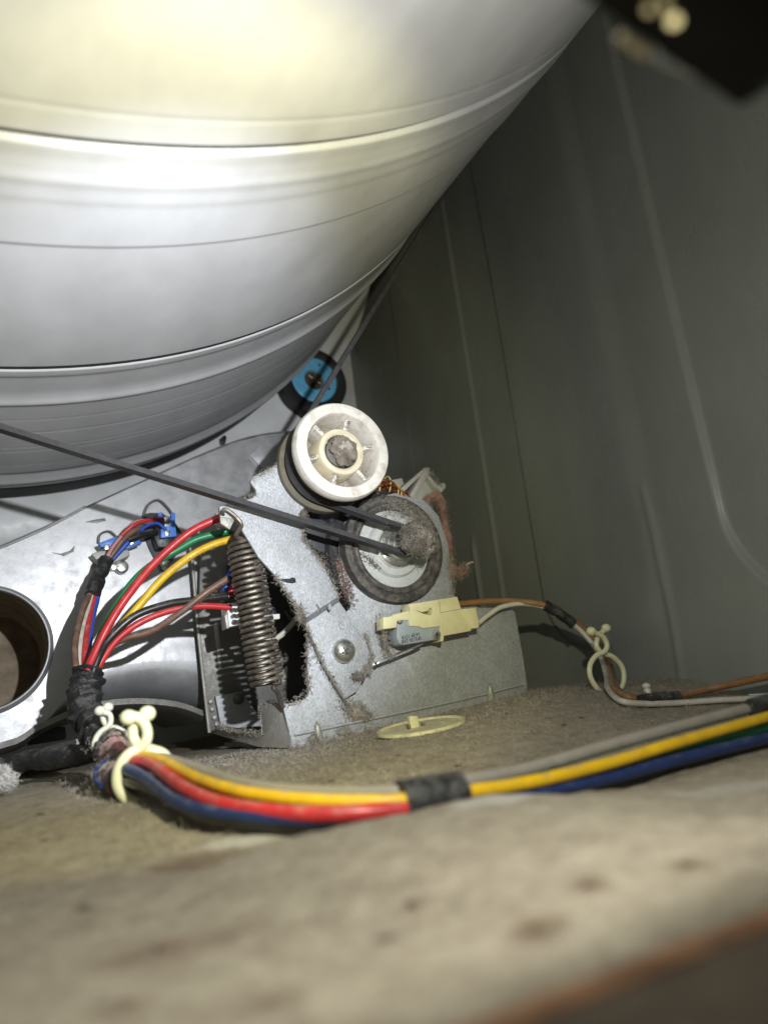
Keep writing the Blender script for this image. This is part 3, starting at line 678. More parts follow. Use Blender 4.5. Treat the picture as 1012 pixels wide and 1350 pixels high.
# ================================================================== IDLER ARM + WHEEL + SPRING
def arm_Y(x, y):
    # bend line from (403,820) to (447,791)
    d = ((x - 403) * 29 + (y - 820) * 44) / math.hypot(29, 44)     # >0 below the bend
    return 53.62 if d > 4 else (53.05 if d < -4 else 53.35)
def make_arm():
    t = thing('tension_lever', P(452, 858, 53.5), 'speckled galvanised tension arm slanting from its round rivet up behind the white wheel', 'arm')
    up = [(403, 815), (361, 757), (341, 735), (310, 684), (291, 682), (289, 668), (318, 660), (333, 656), (338, 651), (337, 645), (330, 636), (332, 629), (365, 612), (374, 608), (390, 600), (420, 640), (405, 662),
          (399, 672), (399, 711), (412, 726), (428, 749), (447, 786)]
    build('arm_plate', plate(up, 52.5, 0.38, bev=0.05), 'galv', t)
    lo = [(403, 822), (447, 793), (465, 818), (480, 840), (489, 866), (489, 877), (480, 895), (470, 912), (454, 922), (426, 875)]
    build('pivot_plate', plate(lo, 53.35, 0.38, bev=0.05), 'galv', t)
    # sloping jog between them
    a, b = P(403, 815, 52.5), P(447, 786, 52.5); c, d = P(447, 793.5, 53.35), P(403, 822.5, 53.35)
    build('bend', prism([a, b, c, d], (0, 0.36, 0)), 'galv', t)
    for x, y in ((418, 803), (434, 800)):
        build('stiffening_dent', ball(P(x, y, 52.75), 0.3, 2, (0.5, .8, 1.1)), 'galv', t)
    # punched teardrop
    build('punched_slot', plate([(363, 763), (372, 763), (381, 763), (386, 761), (390, 763), (390, 768), (385, 769), (378, 768)], 52.42, 0.1, bev=0.03), 'black_void', t)
    build('coined_mark', plate([(416, 796), (419, 797), (424, 806), (421, 806)], 52.42, 0.1, bev=0.03), 'dark_metal', t)
    build('coined_mark', lathe([(53.33, 0.3), (53.26, 0.33), (53.3, 0.22), (53.4, 0.2)], P(451, 824, 53.3) * np.array([1, 0, 1]), n=16), 'galv', t)
    rv = build('pivot_rivet', lathe([(52.5, 0), (52.53, 0.35), (52.65, 0.65), (52.85, 0.86), (53.1, 0.94), (53.4, 0.92)], P(454, 858, 53.0) * np.array([1, 0, 1]), n=32), 'bright', t)
    c = P(455, 858, 52.5)
    for dx, dz in ((-0.12, 0.2), (.18, .12), (.1, -.18), (-.2, -.12), (0.02, 0.02)):
        build('cross_dent', ball(c + np.array([dx, 0.02, dz]), 0.09, 1, (1, .5, 1)), 'ink', rv)
    # hooked tab for the spring
    build('spring_tab', plate([(289, 668), (310, 684), (303, 698), (291, 690)], 52.6, 0.4, bev=0.05), 'galv_dusty', t)
    # dust trail at the rivet and edges
    pos = np.concatenate([along([P(470, 893, 53.25), P(485, 880, 53.25), P(491, 862, 53.25), P(482, 835, 53.3)], 420, (.12, .08, .12)),
                          along([P(402, 822, 53.3), P(426, 875, 53.25), P(455, 922, 53.25)], 420, (.1, .1, .1)),
                          along([P(399, 672, 52.4), P(399, 711, 52.4), P(428, 749, 52.4), P(447, 788, 52.4)], 460, (.1, .1, .12)),
                          along([P(361, 757, 52.4), P(392, 802, 52.4), P(402, 820, 52.5)], 360, (.12, .12, .12)),
                          along([P(330, 632, 52.4), P(372, 609, 52.4)], 120, (.08, .08, .08)), along([P(318, 660, 52.4), P(338, 650, 52.4)], 90, (.08, .08, .08))])
    strands('lint', pos, rdir(len(pos)), 0.5, 0.024, 'lint', t, 0.9)
    for c, r in ((P(476, 893, 53.3), .35), (P(468, 893, 53.3), .4), (P(484, 884, 53.3), .3), (P(397, 815, 52.5), .5), (P(394, 805, 52.5), .4), (P(400, 680, 52.4), .4), (P(398, 688, 52.4), .3)):
        fuzzy(t, c, r, 'lint_dark' if r > .32 else 'lint')
make_arm()

def make_idler():
    t = thing('idler_pulley', (IC[0], 50.5, IC[1] - 3.9), 'off white plastic idler wheel with six spokes, carried by the tension arm', 'pulley')
    ctr = (IC[0], 0, IC[1])
    prof = [(50.8, 2.80), (48.25, 2.84), (48.0, 2.98), (47.98, 3.55), (48.05, 3.75), (48.3, 3.88), (48.75, 3.9), (48.95, 3.85), (49.3, 3.12), (51.98, 3.12), (51.98, 2.7)]
    build('rim', lathe(prof, ctr, n=72), 'white_plastic', t)
    build('rear_flange', lathe([(52.0, 3.1), (52.05, 3.78), (52.3, 3.84), (52.85, 3.8), (52.9, 3.1)], ctr, n=64), 'shaded_rim', t)
    build('web', lathe([(50.9, 2.86), (50.8, 1.8)], ctr, n=48), 'web_shaded', t)
    build('hub', lathe([(50.8, 1.95), (48.6, 1.9), (48.45, 1.8), (48.4, 1.5), (48.5, 1.36), (49.6, 1.3), (49.7, 0)], ctr, n=40), 'hub_cream', t)
    for k in range(6):
        a = math.radians(72 + 60 * k); dx, dz = math.cos(a), math.sin(a)
        rot = Matrix.Rotation(-a, 4, 'Y')
        bm = box((IC[0] + dx * 2.37, 49.75, IC[1] + dz * 2.37), (1.0, 2.1, 0.32), rot, bev=0.08)
        build('spoke', bm, 'white_plastic', t)
    build('axle_washer', lathe([(48.9, 1.25), (48.6, 1.2), (48.55, 0.8), (48.6, 0)], ctr, n=32), 'dark_metal', t)
    # plug of lint on the axle
    c = np.array([IC[0] + 0.05, 48.4, IC[1]])
    build('lint_plug', ball(c + (0, -.12, 0), 1.02, 4, (1.0, .55, 1.1), 0.38, 1.7), 'lint_dark', t)
    build('lint_plug', ball(c + (0.15, -0.35, 0.15), 0.55, 3, (1, .6, 1.1), 0.6, 2.0), 'lint', t)
    n = 900; u = rng.normal(0, 1, (n, 3)); u /= np.linalg.norm(u, axis=1, keepdims=True); u[:, 1] = -np.abs(u[:, 1])
    strands('lint', c + u * np.array([.9, .5, 1.05]) * (.7 + .3 * rng.random((n, 1))), u + rng.normal(0, .8, (n, 3)), 0.32, 0.018, 'lint', t, 1.0)
    n = 800; a = rng.random(n) * 2 * math.pi; r = 1.9 + 1.0 * rng.random(n)
    pos = np.stack([IC[0] + r * np.cos(a), 50.55 - 2.5 * (r > 2.85), IC[1] + r * np.sin(a)], 1); strands('lint', pos, rdir(n), 0.36, 0.015, 'lint', t, 1.0)
    pos = np.concatenate([along([np.array([IC[0] + 2.1 * math.cos(math.radians(72 + 60 * k)), 48.5, IC[1] + 2.1 * math.sin(math.radians(72 + 60 * k))]), np.array([IC[0] + 2.75 * math.cos(math.radians(72 + 60 * k)), 48.4, IC[1] + 2.75 * math.sin(math.radians(72 + 60 * k))])], 40, (.16, .1, .16)) for k in range(6)])
    strands('lint', pos, rdir(len(pos)), 0.4, 0.02, 'lint_dark', t, 1.0)
make_idler()

def make_spring():
    Y0 = 53.9
    a = P(320, 714, Y0); b = P(352, 903, Y0)
    t = thing('tension_spring', b, 'brown steel coil spring stretched beside the slanting arm, dusty along one side', 'spring')
    ax = (b - a); L = np.linalg.norm(ax); ax /= L
    u = _n(np.cross(ax, [0, 1, 0])); v = np.cross(ax, u); turns = 25
    Rr = 1.16; pts = []
    N = turns * 20
    for i in range(N + 1):
        s = i / N; k = 1 - 0.25 * max(0, 1 - s * turns / 1.2) - 0.1 * max(0, 1 - (1 - s) * turns / 1.0)
        th = 2 * math.pi * turns * s
        pts.append(a + ax * L * s + (u * math.cos(th) + v * math.sin(th)) * Rr * k)
    build('coil', tube(pts, 0.165, 8), 'steel', t)
    h = smooth_path([pts[0], P(312, 708, 52.9), P(318, 693, 52.3), P(313, 684, 52.2), P(304, 676, 52.15), P(297, 672, 52.2), P(293, 676, 52.4), P(296, 683, 52.9)], 7)
    build('upper_hook', tube(h, 0.17, 8), 'steel', t)
    h = smooth_path([pts[-1], P(360, 906, 53.2), P(366, 914, 53.4), P(370, 926, 54.0), P(373, 936, 54.6)], 7)
    build('lower_hook', tube(h, 0.17, 8), 'steel', t)
    n = 1600; s = rng.random(n); th = rng.normal(0.1, .6, n)
    pos = a + ax * L * s[:, None] + (-u * 1.0 * np.cos(th)[:, None] * np.sign(u[0]) * -1 + v * np.sin(th)[:, None]) * Rr
    strands('lint', pos, rdir(n, (1.0, -.2, 0)), 0.5, 0.028, 'lint', t, 0.9)
make_spring()

# ================================================================== BELT SWITCH
def make_switch():
    t = thing('belt_switch', P(575, 835, 53.9), 'cream plastic belt switch with grey body and metal lever on the bracket', 'switch')
    body = [(518, 810.5), (539, 805), (539, 796.5), (602.6, 786.5), (607.8, 803), (621, 801.5), (627, 801.5), (631, 818), (631.5, 828), (621, 829.8), (620.6, 832), (585, 838.5), (584.6, 845.5), (581, 846), (580.5, 825.5), (556.5, 828.5), (552.5, 826), (540, 825.3), (539, 817.5), (529, 817.5), (523.5, 819), (522.5, 827.5), (505.5, 829.5), (505, 814), (517.5, 812)]
    notch = [(549, 805), (556, 807), (565, 805.5), (566, 802), (569, 801.2), (570, 803), (570, 809.5), (567, 811), (560, 810)]
    build('switch_cover', plate(body, 51.9, 1.3, [notch], bev=0.05), 'switch_cream', t)
    build('cover_back', plate([(540, 800), (601, 790), (618, 826), (585, 834), (540, 822)], 53.0, 1.2, bev=0.04), 'switch_cream', t)
    build('wire_socket', plate([(608, 803), (626, 801), (631, 818), (631, 828), (621, 829), (617, 815)], 51.75, 0.9, bev=0.08), 'switch_cream', t)
    g = [(523.5, 819), (524.5, 815), (539, 815.5), (540, 825), (552, 826), (556.5, 828.5), (580, 825.5), (580, 842.5), (560, 846), (531, 850.6), (527, 849), (523, 840)]
    sw = build('micro_switch', plate(g, 52.05, 1.5, bev=0.1), 'switch_grey', t)
    build('pin_hole', lathe([(51.98, 0.34), (51.92, 0.3), (51.95, 0.2), (52.1, 0.18)], P(526.5, 817.5, 52.0) * np.array([1, 0, 1]), n=16), 'dark_metal', sw)
    s = build('mounting_screw', lathe([(51.55, 0), (51.6, .25), (51.75, .36), (51.95, .38), (52.1, .38)], P(575.8, 837, 51.8) * np.array([1, 0, 1]), n=20), 'bright', sw)
    c = P(575.8, 837, 51.55); build('cross_slot', join(box(c, (0.34, .06, .07)), box(c, (0.07, .06, .34))), 'ink', s)
    # flat lever
    lv = [P(557, 849, 52.3), P(548, 853, 52.1), P(535, 858, 52.0), P(518, 865, 52.0), P(503, 871, 52.1), P(497, 875, 52.2)]
    bm = bmesh.new(); q = smooth_path(lv, 5); prev = None
    for p in q:
        r = [bm.verts.new(p + np.array(o)) for o in ((0, 0, .05), (0, .7, .05), (0, .7, -.05), (0, 0, -.05))]
        if prev:
            for k in range(4): bm.faces.new((prev[k], prev[(k + 1) % 4], r[(k + 1) % 4], r[k]))
        prev = r
    build('lever', bm, 'bright', t)
    # printed lettering, upside down in the place
    base = P(557, 838, 52.03); ang = math.atan2(P(556, 843, 52)[2] - P(535, 848, 52)[2], P(556, 843, 52)[0] - P(535, 848, 52)[0])
    for txt, (px, py), sz in (('14 09 15T8', (553, 833.2), 0.40), ('SP2120-2AB', (554.5, 838.6), 0.40)):
        cu = bpy.data.curves.new('printed_text', 'FONT'); cu.body = txt; cu.size = sz * K; cu.extrude = 0.004 * K; cu.space_character = 0.92; cu.offset = 0.000006
        tmp = bpy.data.objects.new('tmp', cu); COL.objects.link(tmp); me = bpy.data.meshes.new_from_object(tmp.evaluated_get(bpy.context.evaluated_depsgraph_get()))
        bpy.data.objects.remove(tmp); bpy.data.curves.remove(cu); me.materials.clear(); me.materials.append(M['ink']); o = bpy.data.objects.new('printed_text', me); COL.objects.link(o); o.parent = sw
        o.rotation_euler = Matrix.Rotation(0, 4, 'X').to_euler()
        rot = Matrix.Rotation(-ang + math.pi, 4, 'Y') @ Matrix.Rotation(math.pi / 2, 4, 'X')
        o.matrix_local = Matrix.Translation(Vector((P(px, py, 52.035) - ORIGIN[sw.name]) * K)) @ rot
    build('mould_seam', tube([P(579, 792, 51.89), P(580, 808, 51.89), P(607, 803, 51.89)], 0.02, 5), 'dark_metal', t)
    build('mould_seam', tube(smooth_path([P(608, 805, 51.89), P(614, 810, 51.89), P(619, 817, 51.89), P(620, 829, 51.89)], 4), 0.02, 5), 'dark_metal', t)
    pos = along([P(506, 828, 52.2), P(508, 850, 53), P(520, 862, 52.5)], 260, (.2, .2, .3)); strands('lint', pos, rdir(260), 0.6, .022, 'lint', t, 1.0)
make_switch()

# ================================================================== BLOWER HOUSING
YB0 = 70.0
def make_blower():
    t = thing('blower_housing', P(150, 930, YB0), 'zinc sheet blower housing with a round outlet under the drum', 'blower')
    LOW = [tuple(q) for q in smooth_path([(300, 868), (262, 872), (230, 871), (180, 874), (130, 888), (92, 915), (60, 952), (20, 985)], 4)]
    face = [(-260, 820), (-200, 770), (-60, 745), (0, 722), (60, 696), (118, 668), (190, 635), (255, 605), (310, 583), (345, 574), (380, 570), (420, 572), (440, 640), (430, 720), (420, 800)] + LOW + [(-90, 1005), (-260, 990)]
    hc = P(-24, 857, YB0); hr = 5.08
    hole = circle_px(hc[0], hc[2], hr, YB0, 56)
    build('front_sheet', prism(flat(face, YB0), (0, 0.35, 0), [hole]), 'galv_smooth', t)
    # top skin running back
    top = flat([(-260, 820), (-200, 770), (-60, 745), (0, 722), (60, 696), (118, 668), (190, 635), (255, 605), (310, 583), (345, 574), (380, 570), (420, 572)], YB0)
    bm = bmesh.new(); rows = []
    for d, dz in ((0, 0.0), (0.25, 0.25), (0.8, 0.36), (12, 0.4), (29, 0.4)): rows.append([bm.verts.new(Vector(p) + Vector((0, d, dz))) for p in smooth_path(top, 4)])
    for A, B in zip(rows[:-1], rows[1:]):
        for k in range(len(A) - 1): bm.faces.new((A[k], A[k + 1], B[k + 1], B[k]))
    build('top_skin', bm, 'galv_smooth', t)
    # folded seam along the top edge, on the left
    build('folded_seam', tube(smooth_path(flat([(-60, 745), (0, 722), (60, 696), (113, 668)], YB0 - 0.1), 5), 0.13, 8), 'galv_smooth', t)
    # round outlet collar standing proud, lip and inside
    cc = (hc[0], 0, hc[2])
    build('outlet_collar', lathe([(YB0 + 0.1, hr + 0.45), (YB0 - 0.25, hr + 0.2), (YB0 - 0.6, hr + 0.1), (YB0 - 0.78, hr + 0.05), (YB0 - 0.8, hr - 0.05), (YB0 - 0.7, hr - 0.12), (YB0 + 0.5, hr - 0.1)], cc, n=96), 'galv_smooth', t)
    build('outlet_tube', lathe([(YB0 - 0.6, hr - 0.16), (YB0 + 16, hr - 0.16), (YB0 + 16.2, 0)], cc, n=72), 'duct_in', t)
    # belly: rolled underside and band
    b = [(-200, 1012), (0, 979), (50, 955), (110, 930), (170, 921), (230, 925), (268, 938)]
    bm = bmesh.new(); rows = []
    for d, dz in ((-0.6, 0.0), (-0.7, -0.5), (0.5, -0.9), (8, -1.2), (20, -1.4)): rows.append([bm.verts.new(Vector(p) + Vector((0, d, dz))) for p in smooth_path(flat(b, YB0), 4)])
    for A, B in zip(rows[:-1], rows[1:]):
        for k in range(len(A) - 1): bm.faces.new((A[k], A[k + 1], B[k + 1], B[k]))
    build('bottom_band', bm, 'dark_metal', t)
    # the sheet rolls under towards the floor
    r0 = flat(LOW, YB0)
    r1 = flat(smooth_path([(300, 930), (262, 934), (230, 928), (180, 926), (130, 936), (92, 950), (60, 968), (20, 990)], 4), YB0)
    bm = bmesh.new(); rows = []
    for i in range(11):
        a = math.pi / 2 * i / 10
        rows.append([bm.verts.new(Vector(p + (q - p) * math.sin(a) + np.array([0, 4.2 * (1 - math.cos(a)), 0]))) for p, q in zip(r0, r1)])
    for A, B in zip(rows[:-1], rows[1:]):
        for k in range(len(A) - 1): bm.faces.new((A[k], A[k + 1], B[k + 1], B[k]))
    build('belly_roll', bm, 'galv_smooth', t, smooth=80)
    # lanced tabs
    for px in ([(112, 688), (125, 685), (138, 683), (140, 686), (128, 689)], [(68, 728), (80, 730), (92, 726), (99, 719), (97, 727), (84, 733)]):
        build('lanced_tab', plate(px, YB0 - 0.12, 0.2, bev=0.03), 'dark_metal', t)
    build('motor_mount_ear', plate([(298, 668), (306, 672), (310, 690), (300, 700), (286, 694), (284, 676)], 60, 0.4), 'galv_dusty', t)
    # wire bail on the housing behind the sensor
    build('top_bracket', plate([(330, 600), (352, 575), (372, 571), (380, 600), (356, 628)], YB0 - 0.3, 0.3), 'galv_smooth', t)
    build('notch_peg', plate([(290, 578), (296, 573), (299, 576), (297, 585), (291, 585)], 84, 1.0), 'black', t)
make_blower()

# white floor strip + black box low at the left
def make_foot():
    t = thing('rear_foot', P(40, 1000, 66), 'dark low bracket behind the taped harness at floor level', 'bracket')
    build('foot_plate', prism([P(-80, 1002, 72), P(88, 975, 72), P(86, 958, 72), P(40, 964, 72), (-10, 72, 1.5)], (0, 5, 0), bev=0.1), 'black', t)
    build('bright_strip', prism([P(35, 1003, 66), P(128, 975, 66), P(126, 968, 66), P(60, 985, 66)], (0, 2.0, -.1), bev=0.04), 'galv', t)
make_foot()

# ================================================================== THERMOSTATS
def make_thermostat(c_px, Y, kind):
    if kind == 'big':
        t = thing('thermostat', P(212, 735, Y), 'thermostat on a black oval plate with an upright blue connector', 'thermostat', 'thermostats on the blower housing')
        pl = [(190, 678), (197, 676), (214, 676), (232, 690), (243, 708), (240, 722), (228, 738), (217, 748), (207, 743), (197, 724), (190, 706)]
        build('mounting_plate', plate(pl, Y, 0.3, bev=0.05), 'slate', t)
        build('sensor_body', plate([(206, 692), (222, 689), (232, 702), (230, 722), (208, 722), (203, 708)], Y - 1.8, 1.9, bev=0.15), 'black', t)
        b = build('blue_connector', plate([(208, 676), (214, 675), (214, 681), (226, 683), (226, 675), (231, 676), (231, 688), (233, 707), (212, 709), (212, 697), (217, 697), (217, 683), (209, 684)], Y - 2.5, 0.7, bev=0.05), 'blue_conn', t)
        for x, y in ((220, 684), (221, 702)): build('terminal', plate([(x - 4, y - 3), (x + 4, y - 3), (x + 3, y + 4), (x - 3, y + 4)], Y - 2.7, 0.5, bev=0.05), 'bright', b)
        build('terminal', plate([(217, 690), (226, 689), (226, 693), (217, 694)], Y - 2.65, 0.4), 'conn_white', b)
        build('retaining_wire', tube(smooth_path(flat([(189, 681), (194, 667), (203, 660), (211, 660), (220, 668), (226, 676)], Y - .2), 5), 0.12, 6), 'dark_metal', t)
        build('mounting_screw', lathe([(-.5, 0), (-.42, .4), (-.2, .55), (0.1, .55)], P(218, 744, Y - .1), n=18), 'bright', t)
    else:
        t = thing('thermostat', P(158, 735, Y), 'thermostat with a flat blue connector half hidden by its wires', 'thermostat', 'thermostats on the blower housing')
        b = build('blue_connector', plate([(130, 716), (153, 707), (157, 711), (178, 704), (187, 716), (166, 724), (150, 721), (133, 721)], Y - 2.2, 0.9, bev=0.05), 'blue_conn', t)
        for x, y in ((141, 721), (174, 714)): build('terminal', plate([(x - 4, y - 3), (x + 4, y - 4), (x + 4, y + 3), (x - 3, y + 4)], Y - 2.4, 0.5, bev=0.05), 'bright', b)
        build('sensor_body', plate([(120, 730), (132, 726), (168, 722), (172, 732), (150, 742), (132, 744)], Y - 1.6, 1.7, bev=0.12), 'cast', t)
        build('retaining_wire', tube(smooth_path(flat([(130, 716), (131, 706), (138, 701), (146, 701), (155, 709)], Y - .2), 5), 0.10, 6), 'dark_metal', t)
        build('mounting_screw', lathe([(-.6, 0), (-.5, .45), (-.2, .62), (0.1, .62)], P(160, 748, Y - .1), n=18), 'bright', t)
        build('terminal_tab', plate([(146, 741), (156, 741), (155, 751), (146, 751)], Y - .6, .5), 'bright', t)
make_thermostat(None, YB0 - 0.4, 'big'); make_thermostat(None, YB0 - 0.4, 'small')

# ================================================================== WIRE HARNESS
def wire(parent, mat_, pts, r, name='wire', n=10, label=None):
    return build(name, tube(smooth_path(pts, 8), r, n), mat_, parent, smooth=60, label=label)
def make_harness():
    t = thing('wiring_harness', P(150, 1030, 42), 'taped harness of coloured wires curving from the motor across the floor', 'wiring')
    Pp = lambda l: [P(*q) for q in l]
    # rising fan of wires, left
    wire(t, 'w_red', Pp([(110, 898, 57.5), (122, 868, 57.2), (143, 825, 57), (168, 786, 57), (205, 741, 57), (250, 702, 56.5), (284, 685, 56), (302, 678, 56)]), 0.31, label='thick red wire')
    wire(t, 'w_green', Pp([(112, 897, 58.5), (123, 862, 58.5), (146, 812, 58.4), (175, 768, 58.2), (203, 743, 58), (234, 725, 57.8), (262, 710, 57.6), (306, 699, 57)]), 0.30)
    wire(t, 'w_yellow', Pp([(117, 898, 57.6), (128, 868, 57.4), (152, 835, 57.3), (182, 800, 57.2), (215, 762, 57), (250, 734, 56.8), (278, 719, 56.4), (304, 711, 56.3)]), 0.30)
    wire(t, 'w_black', Pp([(119, 897, 57.3), (130, 866, 57.2), (144, 842, 56.9), (178, 812, 56.8), (220, 797, 56.8), (252, 792, 56.9), (300, 786, 57)]), 0.30)
    wire(t, 'w_red', Pp([(122, 898, 57.5), (136, 868, 57.4), (158, 840, 57.2), (190, 818, 57), (232, 803, 57), (270, 799, 57), (304, 801, 57)]), 0.26, label='red wire entering the white connector')
    wire(t, 'w_brown', Pp([(119, 898, 58.3), (140, 858, 58), (165, 842, 57.7), (200, 832, 57.3), (240, 806, 56.6), (268, 784, 56.2), (300, 763, 56)]), 0.27)
    wire(t, 'w_white', Pp([(250, 800, 57.4), (275, 791, 57.3), (302, 787, 57)]), 0.13)
    wire(t, 'w_green', Pp([(127, 898, 58.2), (131, 880, 58.2), (140, 860, 58.4)]), 0.22)
    # branch to the thermostats
    wire(t, 'w_brown', Pp([(104, 896, 58.5), (99, 870, 59.5), (100, 840, 61), (108, 808, 63), (117, 786, 64.5), (126, 760, 66)]), 0.26)
    wire(t, 'w_white', Pp([(104, 893, 58.8), (104, 862, 60), (108, 830, 62), (116, 800, 64), (122, 778, 65), (130, 758, 66)]), 0.22)
    wire(t, 'w_red', Pp([(112, 880, 59), (112, 860, 60), (115, 830, 62), (121, 803, 64), (126, 782, 65), (134, 757, 66)]), 0.24)
    wire(t, 'w_blue', Pp([(116, 868, 60), (118, 845, 61.5), (121, 820, 63), (127, 795, 64.5), (130, 780, 65), (137, 757, 66)]), 0.22)
    bm = tube(smooth_path(Pp([(122, 785, 64.6), (127, 768, 65.3), (134, 752, 66), (141, 738, 66.4)]), 10), 0.62, 14, wob=0.25); build('tape_wrap', bm, 'tape', t)
    wire(t, 'w_pink', Pp([(138, 742, 66.2), (150, 722, 66.4), (163, 706, 66.4), (178, 690, 66.6), (200, 687, 67)]), 0.26)
    wire(t, 'w_brown', Pp([(141, 742, 66.3), (153, 724, 66.2), (166, 708, 66.2), (182, 697, 66.4)]), 0.24)
    wire(t, 'w_blue', Pp([(145, 741, 66.5), (158, 727, 66.5), (170, 714, 66.5), (176, 711, 66.8)]), 0.22)
    wire(t, 'w_red', Pp([(160, 706, 66.2), (175, 693, 66), (190, 687, 66.2), (208, 684, 66.8), (219, 685, 67.2)]), 0.17)
    wire(t, 'w_blue', Pp([(184, 700, 66.2), (196, 692, 66.6), (208, 690, 66.8), (219, 699, 67)]), 0.15)
    wire(t, 'w_black', Pp([(168, 712, 66.4), (184, 706, 66.5), (196, 704, 67), (206, 702, 67.6)]), 0.30)
    # taped trunk down to the floor
    trunk = smooth_path(Pp([(117, 886, 58), (113, 905, 57.5), (110, 925, 56.5), (117, 948, 54.5), (130, 966, 52), (143, 982, 49.5), (150, 994, 48)]), 10)
    build('tape_wrap', tube(trunk, [1.0 + 0.12 * math.sin(i * 1.3) for i in range(len(trunk))], 18, wob=0.35), 'tape', t)
    c = Pp([(103, 915, 57.3), (100, 925, 57), (104, 930, 56.6)]); build('tape_tail', tube(smooth_path(c, 5), 0.35, 8, wob=.5), 'tape', t)
    for k in range(9):
        i = 6 + k * 6
        if i + 2 < len(trunk):
            p0 = trunk[i]; ax = _n(trunk[i + 2] - trunk[i]); u = _n(np.cross(ax, [0, 1, .2])); v = np.cross(ax, u)
            ring = [p0 + (u * math.cos(a) + v * math.sin(a)) * 1.03 + ax * 0.5 * math.cos(a + k) for a in np.linspace(0, 2 * math.pi, 25)[:-1]]
            build('tape_edge', tube(ring, 0.06, 6, closed=True), 'tape', t)
    # lint covered elbow between the two clips
    elbow = smooth_path(Pp([(147, 985, 49), (155, 998, 47.6), (156, 1012, 46), (158, 1026, 44), (170, 1030, 42.5)]), 8)
    build('fuzzy_sleeve', tube(elbow, 1.0, 14, wob=.4), 'lint_red', t)
    n = 1700; strands('lint', along(elbow, n, (.65, .65, .65)), rdir(n), 0.55, .02, 'lint', t, 1.0)
    wire(t, 'w_pink', Pp([(150, 980, 47.6), (156, 988, 46.6), (161, 998, 45.6)]), 0.42, label='faded red wire showing through the lint')
    wire(t, 'w_navy', Pp([(160, 998, 45.5), (142, 1002, 44.6), (128, 1013, 43.6), (126, 1026, 42.8), (134, 1036, 42)]), 0.13)
    wire(t, 'w_grey', Pp([(156, 1001, 45.5), (139, 1008, 44.4), (124, 1020, 43.4), (128, 1034, 42.8)]), 0.17)
    # bundle over the floor towards the right
    def run(l): return [P(x, y, Y) for x, y, Y in l]
    wire(t, 'w_navy', run([(150, 1022, 42), (165, 1014, 40.5), (195, 1028, 38), (235, 1058, 33.5), (290, 1073, 30.5), (370, 1079, 28), (450, 1079, 26.8), (530, 1074, 26.2), (610, 1057, 26.2), (700, 1046, 26.2), (800, 1026, 26.6), (900, 1000, 27), (1040, 966, 27.6)]), 0.30, n=12, label='navy wire along the underside of the bundle')
    wire(t, 'w_black', run([(150, 1025, 42), (200, 1040, 37.5), (260, 1072, 32), (340, 1083, 28.8), (430, 1085, 27.2), (530, 1076, 26.3), (580, 1060, 26.4)]), 0.27)
    wire(t, 'w_red', run([(160, 1012, 42), (178, 1004, 40.5), (202, 1010, 38.5), (240, 1038, 34), (290, 1060, 30.8), (370, 1072, 28), (450, 1073, 26.6), (530, 1067, 26.1), (575, 1058, 26.4)]), 0.31, n=12, label='red wire in the bundle on the floor')
    wire(t, 'w_yellow', run([(165, 1008, 42), (185, 998, 40.5), (215, 1004, 38.2), (260, 1027, 34), (320, 1045, 30.5), (400, 1055, 28), (470, 1057, 26.8), (530, 1055, 26.2), (610, 1045, 26), (700, 1031, 26), (800, 1007, 26.4), (900, 977, 26.8), (1040, 937, 27.4)]), 0.27, n=12, label='yellow wire along the top of the bundle')
    wire(t, 'w_green', run([(165, 1010, 43), (215, 1012, 39.5), (320, 1050, 31.5), (430, 1060, 28.2), (530, 1060, 26.7), (610, 1048, 26.6), (700, 1034, 26.8), (800, 1011, 27.2), (900, 985, 27.5), (1040, 950, 28)]), 0.30, n=12)
    wire(t, 'w_grey', run([(168, 1006, 43), (215, 1001, 40), (320, 1034, 33), (420, 1046, 29.5), (530, 1044, 26.8), (610, 1031, 26.7), (700, 1013, 27.2), (800, 984, 27.6), (900, 957, 28), (980, 936, 28.2), (1040, 922, 28.4)]), 0.29, n=12, label='beige grey wire')
    wire(t, 'w_navy', run([(600, 1051, 26.7), (700, 1040, 27.2), (800, 1019, 27.6), (900, 993, 28), (1040, 958, 28.5)]), 0.32, n=12)
    tp = smooth_path(run([(528, 1060, 26.6), (568, 1053, 26.5), (606, 1046, 26.5)]), 14)
    build('tape_wrap', tube(tp, [0.86 + .015 * math.sin(i * .9) for i in range(len(tp))], 24, wob=.05), 'tape', t)
    tp = smooth_path(run([(992, 934, 27.8), (1010, 929, 27.9), (1045, 921, 28)]), 8)
    build('tape_wrap', tube(tp, 0.5, 14, wob=.2), 'tape', t)
    n = 260; strands('lint', along(run([(215, 1004, 38.2), (320, 1040, 31), (470, 1050, 27), (700, 1012, 26.8), (1000, 930, 27.8)]), n, (.2, .3, .1)), rdir(n, (0, -.2, .5)), .5, .014, 'lint', t, .9)
    # white plug with its terminals behind the spring
    cn = build('white_connector', plate([(299, 796), (318, 793), (336, 792), (338, 818), (322, 822), (302, 827)], 57.0, 2.0, bev=0.08), 'conn_white', t)
    for x in (306, 315, 324): build('connector_rib', plate([(x, 798), (x + 4, 797), (x + 5, 820), (x + 1, 821)], 56.7, .5, bev=.05), 'conn_white', cn)
    build('connector_latch', plate([(338, 812), (369, 809), (369, 816), (338, 819)], 57.5, 1.2, bev=0.06), 'conn_white', cn)
    build('connector_tail', plate([(296, 812), (301, 808), (306, 826), (299, 829)], 57.2, 1.4, bev=.04), 'cast', cn)
    build('terminal_block', plate([(298, 744), (340, 740), (385, 800), (360, 812), (318, 790), (300, 790)], 59.0, 2.4, bev=.15), 'slate', t)
    wire(t, 'w_red', Pp([(303, 785, 57.5), (309, 770, 57.4), (316, 755, 57.6)]), 0.25)
